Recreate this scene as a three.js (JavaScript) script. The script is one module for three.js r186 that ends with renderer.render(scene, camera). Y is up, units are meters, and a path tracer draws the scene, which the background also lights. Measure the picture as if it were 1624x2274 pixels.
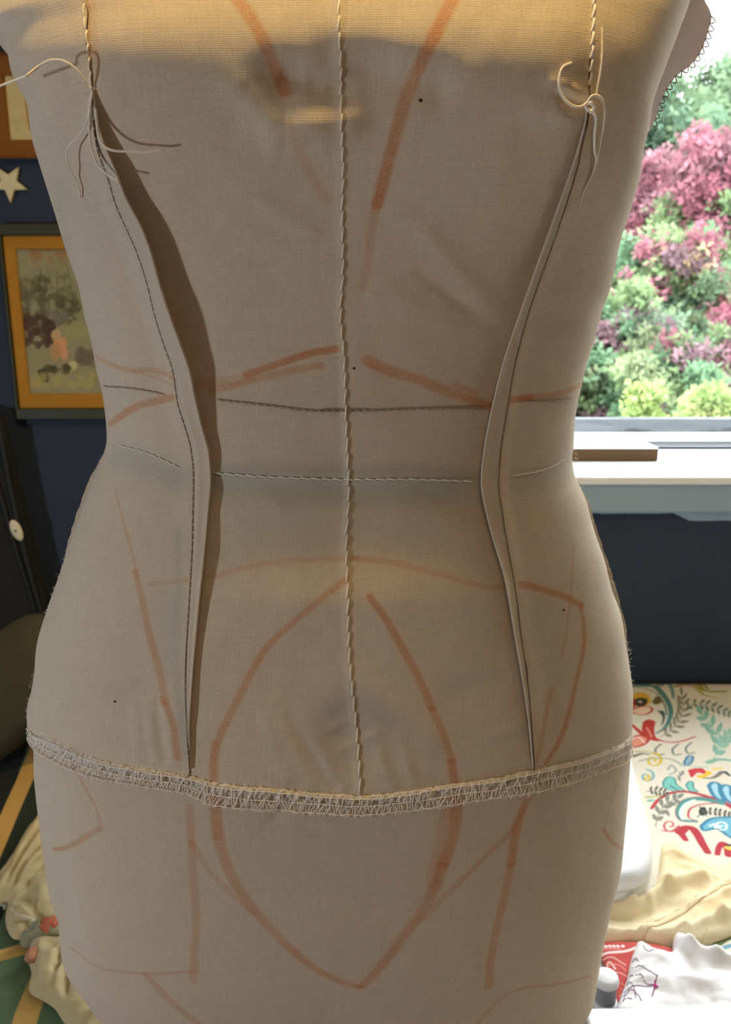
import * as THREE from 'three';
import { mergeGeometries } from 'three/addons/utils/BufferGeometryUtils.js';
import { RoundedBoxGeometry } from 'three/addons/geometries/RoundedBoxGeometry.js';

// ---------------------------------------------------------------- camera, sky, exposure
const W = 1624, H = 2274, FOV = 63.7, EYE = 1.2, PITCH = THREE.MathUtils.degToRad(14);
const scene = new THREE.Scene();
const camera = new THREE.PerspectiveCamera(FOV, W / H, 0.02, 200);
camera.position.set(0, EYE, 0);
camera.rotation.set(-PITCH, 0, 0);
camera.focus = 0.43;
camera.userData.fStop = 15;
scene.background = new THREE.Color().setRGB(13.5, 14.3, 14.9);      // even overcast sky
const renderer = new THREE.WebGLRenderer();
renderer.toneMapping = THREE.LinearToneMapping;
renderer.toneMappingExposure = 1.0;
renderer.shadowMap.enabled = true;
const PENDANT = { at: [0.0, 1.98, -0.335], color: [1, 0.7, 0.28], power: 2.4, size: 2.6 };   // warm bulb in a shade above the form
const KEY = { at: [-1.3, 0.86, 0.2], color: [0.9, 0.98, 1.1], power: 2.0, size: 2.4 };                  // added globe lamp standing in for window daylight from the left
const FILL_BACK = { at: [0.25, 2.3, 1.0], color: [1, 0.66, 0.32], power: 0.5, size: 5 };                      // unseen warm fill lamp, added behind the camera to lift the shadows
const FILL_BACK2 = { at: [0.95, 2.3, -0.75], color: [1, 0.72, 0.42], power: 0.38, size: 5 };                   // second added fill lamp, brightens the back of the daybed

// ---------------------------------------------------------------- helpers
function rng(seed) { let s = seed >>> 0; return () => { s = (s + 0x6d2b79f5) | 0; let t = Math.imul(s ^ (s >>> 15), 1 | s); t = (t + Math.imul(t ^ (t >>> 7), 61 | t)) ^ t; return ((t ^ (t >>> 14)) >>> 0) / 4294967296; }; }
const V = (x, y, z) => new THREE.Vector3(x, y, z);
const clamp = (x, a, b) => Math.min(b, Math.max(a, x)), lerp = (a, b, t) => a + (b - a) * t;
const sstep = (a, b, x) => { const t = clamp((x - a) / (b - a), 0, 1); return t * t * (3 - 2 * t); };
const hash = (x, y, s) => { let h = Math.imul(x, 374761393) + Math.imul(y, 668265263) + Math.imul(s, 974711); h = Math.imul(h ^ (h >>> 13), 1274126177); return ((h ^ (h >>> 16)) >>> 0) / 4294967296; };
function vnoise(x, y, s = 1) { const xi = Math.floor(x), yi = Math.floor(y), u = x - xi, v = y - yi, a = u * u * (3 - 2 * u), b = v * v * (3 - 2 * v); return lerp(lerp(hash(xi, yi, s), hash(xi + 1, yi, s), a), lerp(hash(xi, yi + 1, s), hash(xi + 1, yi + 1, s), a), b); }
function fbm(x, y, s = 1, o = 4) { let v = 0, a = 0.5, n = 0; for (let i = 0; i < o; i++) { v += a * vnoise(x, y, s + i); n += a; a *= 0.5; x *= 2.03; y *= 2.03; } return v / n; }
const FPX = H / 2 / Math.tan(THREE.MathUtils.degToRad(FOV / 2)), CP = Math.cos(PITCH), SP = Math.sin(PITCH);
function dirOf(px, py) { const x = (px - W / 2) / FPX, y = -(py - H / 2) / FPX; return V(x, y * CP - SP, -(CP + y * SP)); }   // -z of the view turned down by PITCH
const atZ = (px, py, z) => { const d = dirOf(px, py); return V(0, EYE, 0).addScaledVector(d, z / d.z); };        // a measured point on an upright plane
const atY = (px, py, y) => { const d = dirOf(px, py); return V(0, EYE, 0).addScaledVector(d, (y - EYE) / d.y); }; // ... on a level plane
function toPx(p) { const y = p.y - EYE, yc = y * CP - p.z * SP, zc = -(p.z * CP + y * SP); return [W / 2 + FPX * p.x / zc, H / 2 - FPX * yc / zc, zc]; }
function pchip(xs, ys) {   // monotone cubic through (xs, ys), xs rising
  const n = xs.length, d = [], m = new Array(n);
  for (let i = 0; i < n - 1; i++) d.push((ys[i + 1] - ys[i]) / (xs[i + 1] - xs[i]));
  m[0] = d[0]; m[n - 1] = d[n - 2];
  for (let i = 1; i < n - 1; i++) m[i] = d[i - 1] * d[i] <= 0 ? 0 : 2 * d[i - 1] * d[i] / (d[i - 1] + d[i]);
  return (x) => {
    if (x <= xs[0]) return ys[0]; if (x >= xs[n - 1]) return ys[n - 1];
    let lo = 0, hi = n - 1; while (hi - lo > 1) { const k = (lo + hi) >> 1; if (xs[k] <= x) lo = k; else hi = k; }
    const h = xs[hi] - xs[lo], t = (x - xs[lo]) / h, t2 = t * t, t3 = t2 * t;
    return ys[lo] * (2 * t3 - 3 * t2 + 1) + h * m[lo] * (t3 - 2 * t2 + t) + ys[hi] * (3 * t2 - 2 * t3) + h * m[hi] * (t3 - t2);
  };
}
const table = (rows) => { const r = [...rows].sort((a, b) => a[0] - b[0]); return pchip(r.map((p) => p[0]), r.map((p) => p[1])); };
function dense(pts, step) {   // points along a polyline, rounded by Catmull-Rom
  const c = new THREE.CatmullRomCurve3(pts.map((p) => V(p[0], p[1], 0)), false, 'centripetal'), n = Math.max(4, Math.ceil(c.getLength() / step));
  return c.getSpacedPoints(n).map((p) => [p.x, p.y]);
}
const used = {};
const numbered = (n) => { const k = used[n] = (used[n] ?? -1) + 1; return k ? n + '_' + String(k).padStart(3, '0') : n; };
function mesh(name, geo, mat, parent) { const m = new THREE.Mesh(Array.isArray(geo) ? mergeGeometries(geo.map(plain), false) : geo, mat); m.name = name; m.castShadow = m.receiveShadow = true; parent?.add(m); return m; }
function plain(g) { const o = g.index ? g.toNonIndexed() : g; for (const k of Object.keys(o.attributes)) if (!['position', 'normal', 'uv'].includes(k)) o.deleteAttribute(k); if (!o.attributes.uv) o.setAttribute('uv', new THREE.BufferAttribute(new Float32Array(o.attributes.position.count * 2), 2)); return o; }
function tag(o, label, category, group) { o.userData.label = label; o.userData.category = category; if (group) o.userData.group = group; return o; }
function thing(name, label, category, at = [0, 0, 0], turn = 0, group) { const o = new THREE.Group(); o.name = numbered(name); o.position.set(...at); o.rotation.y = turn; scene.add(o); return tag(o, label, category, group); }
function struct(name, geo, mat) { const m = mesh(name, geo, mat, scene); m.userData.kind = 'structure'; return m; }
const box = (x0, x1, y0, y1, z0, z1, r = 0.002) => { const g = new RoundedBoxGeometry(x1 - x0, y1 - y0, z1 - z0, 2, Math.min(r, (x1 - x0) / 2.1, (y1 - y0) / 2.1, (z1 - z0) / 2.1)); g.translate((x0 + x1) / 2, (y0 + y1) / 2, (z0 + z1) / 2); return g; };
const tube = (pts, r, seg = pts.length * 4, sides = 6) => new THREE.TubeGeometry(new THREE.CatmullRomCurve3(pts, false, 'centripetal'), seg, r, sides, false);
function grid(nu, nv, f, uvf) {   // surface of (nu + 1) x (nv + 1) vertices; f(i / nu, j / nv) -> Vector3
  const pos = new Float32Array((nu + 1) * (nv + 1) * 3), uv = new Float32Array((nu + 1) * (nv + 1) * 2), idx = [];
  for (let j = 0, k = 0; j <= nv; j++) for (let i = 0; i <= nu; i++, k++) { const p = f(i / nu, j / nv, i, j), t = uvf ? uvf(i / nu, j / nv, p) : [i / nu, j / nv]; pos.set([p.x, p.y, p.z], k * 3); uv.set(t, k * 2); }
  for (let j = 0; j < nv; j++) for (let i = 0; i < nu; i++) { const a = j * (nu + 1) + i, b = a + 1, c = a + nu + 1, d = c + 1; idx.push(a, b, d, a, d, c); }
  const g = new THREE.BufferGeometry(); g.setAttribute('position', new THREE.BufferAttribute(pos, 3)); g.setAttribute('uv', new THREE.BufferAttribute(uv, 2)); g.setIndex(idx); g.computeVertexNormals(); return g;
}
function canvas(w, h, draw) { const c = document.createElement('canvas'); c.width = w; c.height = h; draw(c.getContext('2d'), w, h); return c; }
function canvasTexture(c, wrap = THREE.RepeatWrapping, srgb = true) { const t = new THREE.CanvasTexture(c); t.wrapS = t.wrapT = wrap; if (srgb) t.colorSpace = THREE.SRGBColorSpace; return t; }
function grey(n, f, m = n) {   // a grey DataTexture for bump maps
  const d = new Uint8Array(n * m * 4);
  for (let y = 0, k = 0; y < m; y++) for (let x = 0; x < n; x++, k += 4) { const v = clamp(f(x / n, y / m) * 255, 0, 255); d[k] = d[k + 1] = d[k + 2] = v; d[k + 3] = 255; }
  const t = new THREE.DataTexture(d, n, m); t.magFilter = THREE.LinearFilter; t.wrapS = t.wrapT = THREE.RepeatWrapping; t.needsUpdate = true; return t;
}
function rep(t, x, y) { const c = t.clone(); c.repeat.set(x, y); c.needsUpdate = true; return c; }
const std = (o) => new THREE.MeshStandardMaterial({ roughness: 0.9, ...o });
const css = (r, g, b) => new THREE.Color().setRGB(r / 255, g / 255, b / 255, THREE.SRGBColorSpace);

// weave: 48 x 64 yarns over one tile, with thick and thin yarns
const weave = grey(512, (u, v) => {
  const wx = u * 64, wy = v * 48, i = Math.floor(wx), j = Math.floor(wy), over = (i + j) & 1;
  const warp = Math.sin((wx - i) * Math.PI) * (0.55 + 0.35 * hash(i, 0, 5)), weft = Math.sin((wy - j) * Math.PI) * (0.75 + 0.45 * hash(0, j, 9));
  return 0.08 + 0.55 * Math.max(over ? warp : warp * 0.4, over ? weft * 0.55 : weft) + 0.2 * hash(Math.floor(u * 512), Math.floor(v * 512), 3);
});
const wallGrain = grey(256, (u, v) => 0.5 * hash(Math.floor(u * 256), Math.floor(v * 256), 3) + 0.5 * vnoise(u * 64, v * 64, 2));
// ---------------------------------------------------------------- the room
const WZ = -1.45, WT = 0.28, BED = 0.515, SILL = 0.91;
const WIN = { x0: 0.27, x1: 1.58, y0: SILL - 0.02, y1: 2.34 };
const M = {
  navy: std({ color: new THREE.Color().setRGB(0.015, 0.027, 0.055), roughness: 0.75, bumpMap: rep(wallGrain, 1.6, 1.6), bumpScale: 0.0006 }),
  cream: std({ color: css(222, 206, 180) }), ceiling: std({ color: css(236, 230, 218) }),
  floor: std({ color: css(120, 86, 58), roughness: 0.6 }),
  white: std({ color: css(226, 228, 230), roughness: 0.5 }), greyPaint: std({ color: css(146, 168, 186), roughness: 0.6, bumpMap: rep(wallGrain, 3, 3), bumpScale: 0.0004 }),
  rib: std({ color: css(92, 98, 106) }), darkTrack: std({ color: css(40, 44, 50), roughness: 0.5 }),
};
{
  const s = new THREE.Shape([new THREE.Vector2(-1.9, 0), new THREE.Vector2(1.9, 0), new THREE.Vector2(1.9, 2.5), new THREE.Vector2(-1.9, 2.5)]);
  s.holes.push(new THREE.Path([[WIN.x0, WIN.y0], [WIN.x0, WIN.y1], [WIN.x1, WIN.y1], [WIN.x1, WIN.y0]].map((p) => new THREE.Vector2(...p))));
  const g = new THREE.ExtrudeGeometry(s, { depth: WT, bevelEnabled: false }); g.translate(0, 0, WZ - WT);
  struct('wall_back', g, M.navy);
  struct('wall_left', box(-2.02, -1.9, 0, 2.5, WZ - WT, 2.12), M.navy);
  struct('wall_right', box(1.9, 2.02, 0, 2.5, WZ - WT, 2.12), M.navy);
  struct('wall_front', box(-1.9, 1.9, 0, 2.5, 2.0, 2.12), M.navy);
  struct('ceiling', box(-2.02, 2.02, 2.5, 2.62, WZ - WT, 2.12), M.ceiling);
  const fl = struct('floor', box(-2.02, 2.02, -0.12, -0.016, WZ - WT, 2.12), M.floor);
  for (let i = 0; i < 28; i++) { const x = -1.9 + i * 0.1357, b = mesh(i ? 'floor_board_' + String(i).padStart(3, '0') : 'floor_board', box(x + 0.001, x + 0.1345, -0.016, 0, WZ, 2.0, 0.0015), M.floor, fl); }
}
// the window: stool and apron of painted wood, metal track, sash with a pane, weathered ledge outside
const windowThing = new THREE.Group(); windowThing.name = 'window_1'; windowThing.userData.kind = 'structure'; scene.add(windowThing);
{
  const zi = WZ + 0.03, zo = WZ - WT;
  mesh('window_stool', box(WIN.x0 - 0.05, WIN.x1 + 0.05, SILL - 0.016, SILL, WZ - 0.25, zi, 0.005), M.white, windowThing);
  mesh('window_apron', box(WIN.x0 - 0.05, WIN.x1 + 0.05, SILL - 0.066, SILL - 0.0165, WZ + 0.001, zi - 0.007, 0.002), M.greyPaint, windowThing);
  // run of grey paint below the apron, with a step in its lower edge
  { const pts = [], yb = SILL - 0.0665, r = rng(4); const xs = 46; pts.push(new THREE.Vector2(WIN.x0 - 0.05, yb + 0.004));
    for (let i = 0; i <= xs; i++) { const x = WIN.x0 - 0.05 + (WIN.x1 - WIN.x0 + 0.1) * i / xs; pts.push(new THREE.Vector2(x, yb - (x > 0.585 ? 0.0185 : 0.005) - 0.0025 * r())); }
    pts.push(new THREE.Vector2(WIN.x1 + 0.05, yb + 0.004));
    const g = new THREE.ExtrudeGeometry(new THREE.Shape(pts), { depth: 0.003, bevelEnabled: false }); g.translate(0, 0, WZ + 0.0005);
    mesh('window_trim_paint', g, M.greyPaint, windowThing); }
  for (const [k, x] of [[0, WIN.x0], [1, WIN.x1 - 0.03]]) mesh(k ? 'window_jamb_001' : 'window_jamb', box(x, x + 0.03, SILL, WIN.y1, zo, WZ + 0.004), M.white, windowThing);
  mesh('window_head', box(WIN.x0, WIN.x1, WIN.y1 - 0.03, WIN.y1, zo, WZ + 0.004), M.white, windowThing);
  // dark channels of the track beyond the stool, an outer sill, a thin metal sash with its pane
  mesh('window_track', box(WIN.x0 + 0.03, WIN.x1 - 0.03, SILL - 0.016, SILL - 0.004, WZ - 0.392, WZ - 0.2505, 0.001), M.darkTrack, windowThing);
  for (const [k, z] of [[0, WZ - 0.29], [1, WZ - 0.325], [2, WZ - 0.36]]) mesh(k ? 'window_track_rib_00' + k : 'window_track_rib', box(WIN.x0 + 0.03, WIN.x1 - 0.03, SILL - 0.006, SILL + 0.001, z - 0.004, z + 0.004, 0.001), k === 1 ? M.rib : M.darkTrack, windowThing);
  mesh('outer_sill', box(WIN.x0 - 0.1, WIN.x1 + 0.1, SILL - 0.03, SILL - 0.003, WZ - 0.52, WZ - 0.393, 0.002), M.white, windowThing);
  const z2 = WZ - 0.274, z1 = z2 + 0.012;
  mesh('window_sash', [box(WIN.x0 + 0.03, WIN.x1 - 0.03, SILL + 0.0005, SILL + 0.005, z2, z1, 0.001), box(WIN.x0 + 0.03, WIN.x1 - 0.03, WIN.y1 - 0.05, WIN.y1 - 0.03, z2, z1, 0.003),
    box(WIN.x0 + 0.03, WIN.x0 + 0.05, SILL, WIN.y1 - 0.03, z2, z1, 0.003), box(WIN.x1 - 0.05, WIN.x1 - 0.03, SILL, WIN.y1 - 0.03, z2, z1, 0.003)], M.darkTrack, windowThing);
  const pane = mesh('window_pane', new THREE.PlaneGeometry(WIN.x1 - WIN.x0 - 0.09, WIN.y1 - SILL - 0.05), new THREE.MeshPhysicalMaterial({ color: 0xffffff, transmission: 1, roughness: 0, thickness: 0, ior: 1.45 }), windowThing);
  pane.position.set((WIN.x0 + WIN.x1) / 2, (SILL + WIN.y1) / 2 - 0.012, z2 + 0.006); pane.castShadow = false;
  const ledgeTex = canvasTexture(canvas(1024, 128, (c, w, h) => { c.fillStyle = '#666b70'; c.fillRect(0, 0, w, h); const r = rng(11);
    for (let i = 0; i < 2600; i++) { const x = r() * w, y = r() * h, d = vnoise(x / 60, y / 30, 4), k = d > 0.5 ? 12 : 120; c.fillStyle = `rgba(${k},${k + 5},${k + 8},${0.08 + 0.2 * r()})`; c.beginPath(); c.ellipse(x, y, 3 + 16 * r(), 2 + 9 * r(), 0, 0, 7); c.fill(); } }));
  mesh('window_ledge', new THREE.BoxGeometry(1.9, 0.06, 0.03).translate(0.92, SILL + 0.029 - 0.03, WZ - 0.53), std({ map: ledgeTex, bumpMap: rep(wallGrain, 4, 1), bumpScale: 0.002 }), windowThing);
}
// a short board lying on the sill
{
  const a = atZ(1462, 1025, -1.565), x1 = a.x;
  const wood = std({ map: canvasTexture(canvas(512, 128, (c, w, h) => { c.fillStyle = '#574022'; c.fillRect(0, 0, w, h); const r = rng(8); for (let i = 0; i < 700; i++) { c.strokeStyle = `rgba(${40 + 60 * r()},${26 + 36 * r()},${10 + 16 * r()},${0.1 + 0.2 * r()})`; c.lineWidth = 0.6 + r(); const y = r() * h, x = r() * w; c.beginPath(); c.moveTo(x, y); c.lineTo(x + 40 + 120 * r(), y + 2 * r() - 1); c.stroke(); } })), roughness: 0.8 });
  const b = thing('wooden_board', 'short brown wooden board with a white painted top lying on the window sill', 'board', [x1 - 0.2, SILL, -1.615]);
  mesh('board_body', box(-0.2, 0.2, 0.0005, 0.0245, -0.05, 0.05, 0.002), wood, b);
  mesh('painted_top', box(-0.199, 0.199, 0.0245, 0.0262, -0.0492, 0.0492, 0.0008), M.white, b).userData.label = 'white painted top face of the board';
}
// ---------------------------------------------------------------- the dress form: measured outline, star-shaped cross sections
const FD = 0.5, X0 = -0.012;
const SILL_L = [[-75, -150], [-40, -40], [-22, 0], [0, 59], [15, 129], [41, 174], [48, 222], [70, 295], [89, 369], [111, 443], [133, 517], [159, 591], [177, 646], [187, 700], [203, 759], [214, 819], [229, 881], [236, 936], [238, 968], [225, 1020], [202, 1072], [183, 1132], [161, 1195], [138, 1259], [101, 1364], [84, 1423], [77, 1483], [70, 1530], [60, 1565], [59, 1595], [66, 1640], [74, 1701], [85, 1815], [102, 1948], [117, 2015], [129, 2093], [148, 2154], [172, 2200], [197, 2240], [222, 2274], [275, 2330], [350, 2380]];
const SILL_R = [[1575, -150], [1545, -50], [1530, 0], [1517, 50], [1490, 120], [1460, 200], [1442, 290], [1426, 365], [1413, 423], [1398, 480], [1380, 530], [1365, 599], [1353, 645], [1338, 692], [1318, 763], [1301, 816], [1292, 858], [1283, 897], [1277, 935], [1275, 981], [1272, 1010], [1276, 1048], [1286, 1076], [1304, 1115], [1313, 1150], [1325, 1193], [1343, 1249], [1360, 1312], [1381, 1368], [1392, 1432], [1403, 1500], [1407, 1540], [1406, 1588], [1403, 1652], [1399, 1715], [1395, 1779], [1386, 1885], [1369, 1977], [1355, 2045], [1341, 2113], [1328, 2182], [1308, 2231], [1287, 2274], [1240, 2330], [1170, 2380]];
const BPX = [[-150, 0.102], [0, 0.113], [150, 0.118], [330, 0.112], [600, 0.102], [850, 0.097], [1000, 0.096], [1150, 0.105], [1350, 0.119], [1550, 0.119], [1750, 0.119], [2000, 0.116], [2200, 0.112], [2380, 0.094]];
const bOf = table(BPX.map(([y, b]) => [atZ(770, y, -FD + b).y, b]));
function sideKnots(list) { return list.map(([px, py]) => { let P, b = 0.11; for (let i = 0; i < 5; i++) { P = atZ(px, py, -FD + b * b / FD); b = bOf(P.y); } return { px, py, Y: P.y, a: Math.abs(P.x - X0) / Math.sqrt(1 - (b / FD) ** 2) }; }); }
const KL = sideKnots(SILL_L), KR = sideKnots(SILL_R);
const YTOP = KL[0].Y, YBOT = Math.max(KL[KL.length - 1].Y, KR[KR.length - 1].Y);
let aL, aR;
const refit = () => { aL = table(KL.map((k) => [k.Y, k.a])); aR = table(KR.map((k) => [k.Y, k.a])); };
refit();
// bust points where the darts end, their bridge across the middle, in (angle, height)
const BUST = [[-0.65, 1.29, 0.2], [0.66, 1.287, 0.2]];
function bulge(phi, Y) {
  let r = 0;
  for (const [p, y, h] of BUST) { const dp = (phi - p) / 0.42, dy = (Y - y) / (Y > y ? 0.085 : 0.052); r += h * Math.exp(-dp * dp - dy * dy); }
  const dy = (Y - 1.29) / (Y > 1.29 ? 0.085 : 0.05); r += 0.1 * Math.exp(-((phi / 0.5) ** 2) - dy * dy);
  return r;
}
const squircle = (phi) => Math.pow(Math.pow(Math.abs(Math.sin(phi)), 2.35) + Math.pow(Math.abs(Math.cos(phi)), 2.35), -1 / 2.35);
const RAD = (phi, Y) => squircle(phi) + bulge(phi, Y);
const wrap = (p) => (p > Math.PI ? p - 2 * Math.PI : p < -Math.PI ? p + 2 * Math.PI : p);
function surf(phi, Y) { const r = RAD(phi, Y), s = Math.sin(phi); return V(X0 + (s < 0 ? aL(Y) : aR(Y)) * s * r, Y, -FD + bOf(Y) * Math.cos(phi) * r); }
function normalAt(phi, Y) { const e = 0.004, u = surf(phi + e, Y).sub(surf(phi - e, Y)), v = surf(phi, Y + e).sub(surf(phi, Y - e)); return u.cross(v).normalize(); }
for (let k = 0; k < 5; k++) {   // let the turned solid's outline meet the measured one
  for (const [K, sgn] of [[KL, -1], [KR, 1]]) {
    const bins = new Map();
    for (let j = 0; j <= 700; j++) { const Y = lerp(YBOT - 0.01, YTOP + 0.01, j / 700); for (let i = 0; i <= 40; i++) { const q = toPx(surf(sgn * lerp(0.7, 1.75, i / 40), Y)), b = Math.round(q[1] / 6), x = sgn * q[0]; if (!(bins.get(b) >= x)) bins.set(b, x); } }
    for (const n of K) { const b = Math.round(n.py / 6), got = bins.get(b); if (got === undefined) continue; n.a += clamp((sgn * n.px - got) / FPX * 0.5, -0.01, 0.01) * 0.9; }
    const s = K.map((n, i) => (i && i < K.length - 1 ? 0.25 * K[i - 1].a + 0.5 * n.a + 0.25 * K[i + 1].a : n.a)), w = k === 4 ? 0 : 1; K.forEach((n, i) => { const m = n.py < 260 ? 1 : n.py > 2140 ? 0 : 0.35; n.a = lerp(n.a, s[i], m * w); });
  }
  refit();
}
function hit(px, py) {   // where a measured point lies on the form: {phi, Y, P, N, d}
  const d = dirOf(px, py), o = V(0, EYE, 0);
  const f = (t) => { const P = o.clone().addScaledVector(d, t), Y = P.y, x = P.x - X0, z = P.z + FD, a = x < 0 ? aL(Y) : aR(Y), b = bOf(Y); return [Math.hypot(x / a, z / b) - RAD(Math.atan2(x / a, z / b), Y), P]; };
  let t0 = 0.24 / -d.z, best = [9, t0], t1 = null; const n = 90;
  for (let i = 0; i <= n; i++) { const t = lerp(0.24, FD + 0.02, i / n) / -d.z, v = f(t)[0]; if (v < best[0]) best = [v, t]; if (v <= 0) { t1 = t; break; } t0 = t; }
  if (t1 === null) t1 = best[1]; else for (let i = 0; i < 26; i++) { const m = (t0 + t1) / 2; if (f(m)[0] > 0) t0 = m; else t1 = m; }
  const P = f(t1)[1], a = P.x < X0 ? aL(P.y) : aR(P.y), phi = Math.atan2((P.x - X0) / a, (P.z + FD) / bOf(P.y));
  return { phi, Y: P.y, P, N: normalAt(phi, P.y), d: d.clone().normalize(), px, py };
}
// soft relief of the cloth (metres along the normal), looked up where a point of the cloth was measured
const seg = (x, y, a, b, c, d) => { const vx = c - a, vy = d - b, t = clamp(((x - a) * vx + (y - b) * vy) / (vx * vx + vy * vy), 0, 1); return [Math.hypot(x - a - vx * t, y - b - vy * t), t]; };
const RIDGES = [   // x0, y0, x1, y1, width, height in mm
  [545, 430, 735, 545, 26, 0.9], [560, 520, 740, 600, 24, 0.6], [900, 470, 1075, 660, 26, 0.9], [940, 610, 1100, 730, 18, -0.9], [850, 640, 980, 720, 24, 0.5], [1180, 640, 1300, 700, 22, 0.7], [1190, 760, 1290, 730, 20, 0.6],
  [615, 286, 770, 276, 42, 5.0], [530, 200, 630, 285, 36, 1.9], [640, 180, 960, 190, 55, -6.0], [600, 150, 740, 200, 36, -3.0], [740, 120, 900, 160, 46, -3.4], [1200, 250, 1290, 262, 26, 1.9], [1230, 185, 1300, 215, 16, 1.8], [1235, 205, 1292, 232, 13, -1.6], [800, 240, 1000, 235, 36, 0.8],
  [330, 1560, 345, 1690, 12, 0.9], [365, 1560, 385, 1695, 11, 0.9], [300, 1560, 310, 1680, 12, 0.7], [348, 1560, 366, 1690, 7, -0.7], [560, 1520, 640, 1720, 20, 0.7], [610, 1560, 690, 1740, 16, 0.8], [640, 1600, 740, 1745, 14, -0.6], [680, 1600, 760, 1750, 15, 0.7], [800, 1500, 960, 1640, 30, 0.9], [830, 1640, 870, 1745, 15, 0.8], [890, 1640, 920, 1745, 15, 0.7], [760, 1600, 790, 1660, 48, -1.8], [1100, 1630, 1180, 1600, 14, 0.7], [960, 1580, 1120, 1500, 30, -0.6],
  [480, 1085, 1070, 1100, 30, -1.1], [480, 1050, 1070, 1060, 14, 0.6], [620, 1140, 900, 1150, 40, 0.7], [130, 1900, 170, 2120, 18, -1.4], [600, 1830, 640, 1780, 12, -0.7], [900, 1110, 1060, 1180, 30, 0.7], [270, 990, 395, 1045, 22, -0.9], [90, 1500, 130, 1660, 10, -0.8],
];
function relief(px, py) {
  let h = 0;
  for (const [a, b, c, d, w, m] of RIDGES) { const [r, t] = seg(px, py, a, b, c, d); if (r < w * 2.6) h += m * 0.001 * Math.exp(-r * r / (w * w)) * (0.35 + 0.65 * Math.sin(Math.PI * clamp(t, 0.12, 0.88))); }
  return h + 0.0016 * (fbm(px / 150, py / 210, 31, 3) - 0.5);
}
const at3 = (px, py, lift = 0) => { const q = hit(px, py); return q.P.addScaledVector(q.N, relief(px, py) + lift); };
const rising = (pts) => { const r = pts.map(([x, y]) => hit(x, y)).sort((a, b) => a.Y - b.Y); return pchip(r.map((q) => q.Y), r.map((q) => q.phi)); };
const CENTRE = [[752, -60], [753, 0], [753, 70], [757, 130], [757, 200], [760, 300], [762, 400], [760, 450], [762, 600], [757, 700], [765, 800], [768, 900], [772, 1000], [775, 1100], [770, 1200], [772, 1300], [776, 1450], [786, 1560], [795, 1650], [801, 1765]];
const STITCH_L = [[180, -60], [187, 0], [194, 100], [205, 200], [210, 260], [224, 330], [248, 390], [264, 443], [288, 499], [312, 554], [335, 625], [351, 690], [372, 760], [394, 826], [402, 885], [415, 940], [428, 1000], [431, 1060], [430, 1150], [429, 1199], [422, 1335], [414, 1519], [417, 1630], [421, 1712]];
const TIP_L = [[207, 200], [216, 260], [234, 320], [262, 385], [278, 430], [294, 462], [314, 499], [336, 554], [360, 640], [380, 700], [402, 760], [425, 826], [437, 885], [455, 960], [467, 1005], [471, 1060], [464, 1150], [460, 1199], [445, 1335], [428, 1519], [422, 1630], [424, 1708]];
const STITCH_R = [[1322, -60], [1319, 0], [1315, 100], [1308, 220], [1302, 269], [1288, 330], [1274, 384], [1248, 461], [1206, 576], [1163, 700], [1136, 811], [1120, 910], [1107, 995], [1102, 1069], [1110, 1140], [1119, 1199], [1136, 1288], [1153, 1409], [1172, 1538], [1180, 1624], [1187, 1712]];
const TIP_R = [[1306, 220], [1299, 269], [1283, 330], [1265, 384], [1238, 461], [1196, 576], [1152, 700], [1115, 811], [1091, 910], [1075, 995], [1068, 1069], [1082, 1150], [1095, 1199], [1121, 1288], [1142, 1409], [1164, 1538], [1176, 1624], [1185, 1708]];
const LIFT_L = table([[200, 0.9], [260, 2.7], [330, 4.5], [443, 6.6], [554, 8.2], [640, 9.4], [700, 9.6], [760, 8.9], [826, 7.6], [885, 6.4], [960, 3.9], [1000, 3], [1060, 2.0], [1150, 2.3], [1199, 2.6], [1335, 2.4], [1519, 2], [1630, 1.8], [1708, 1]]);
const LIFT_R = table([[220, 0.88], [330, 2.7], [461, 4.4], [700, 5.8], [910, 5.3], [1069, 4.9], [1288, 4.4], [1538, 3.1], [1708, 1.4]]);
const HEM_UP = [[64, 1612], [72, 1626], [110, 1640], [200, 1680], [300, 1703], [420, 1722], [470, 1736], [600, 1749], [800, 1765], [900, 1756], [1000, 1741], [1100, 1727], [1200, 1705], [1300, 1683], [1396, 1640], [1401, 1630]];
const HEM_LOW = [[66, 1640], [76, 1658], [110, 1685], [200, 1722], [300, 1742], [420, 1764], [470, 1786], [600, 1797], [800, 1808], [900, 1800], [1000, 1786], [1100, 1771], [1200, 1756], [1300, 1727], [1392, 1690], [1398, 1680]];
const phiC = rising(CENTRE), phiSL = rising(STITCH_L), phiSR = rising(STITCH_R);
const hemY = (() => { const r = HEM_UP.map(([x, y], i) => hit((x + HEM_LOW[i][0]) / 2, (y + HEM_LOW[i][1]) / 2)).sort((a, b) => a.phi - b.phi).filter((q, i, l) => !i || q.phi - l[i - 1].phi > 0.01); return pchip(r.map((q) => q.phi), r.map((q) => q.Y)); })();
const SIDE = 1.8;
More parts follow.
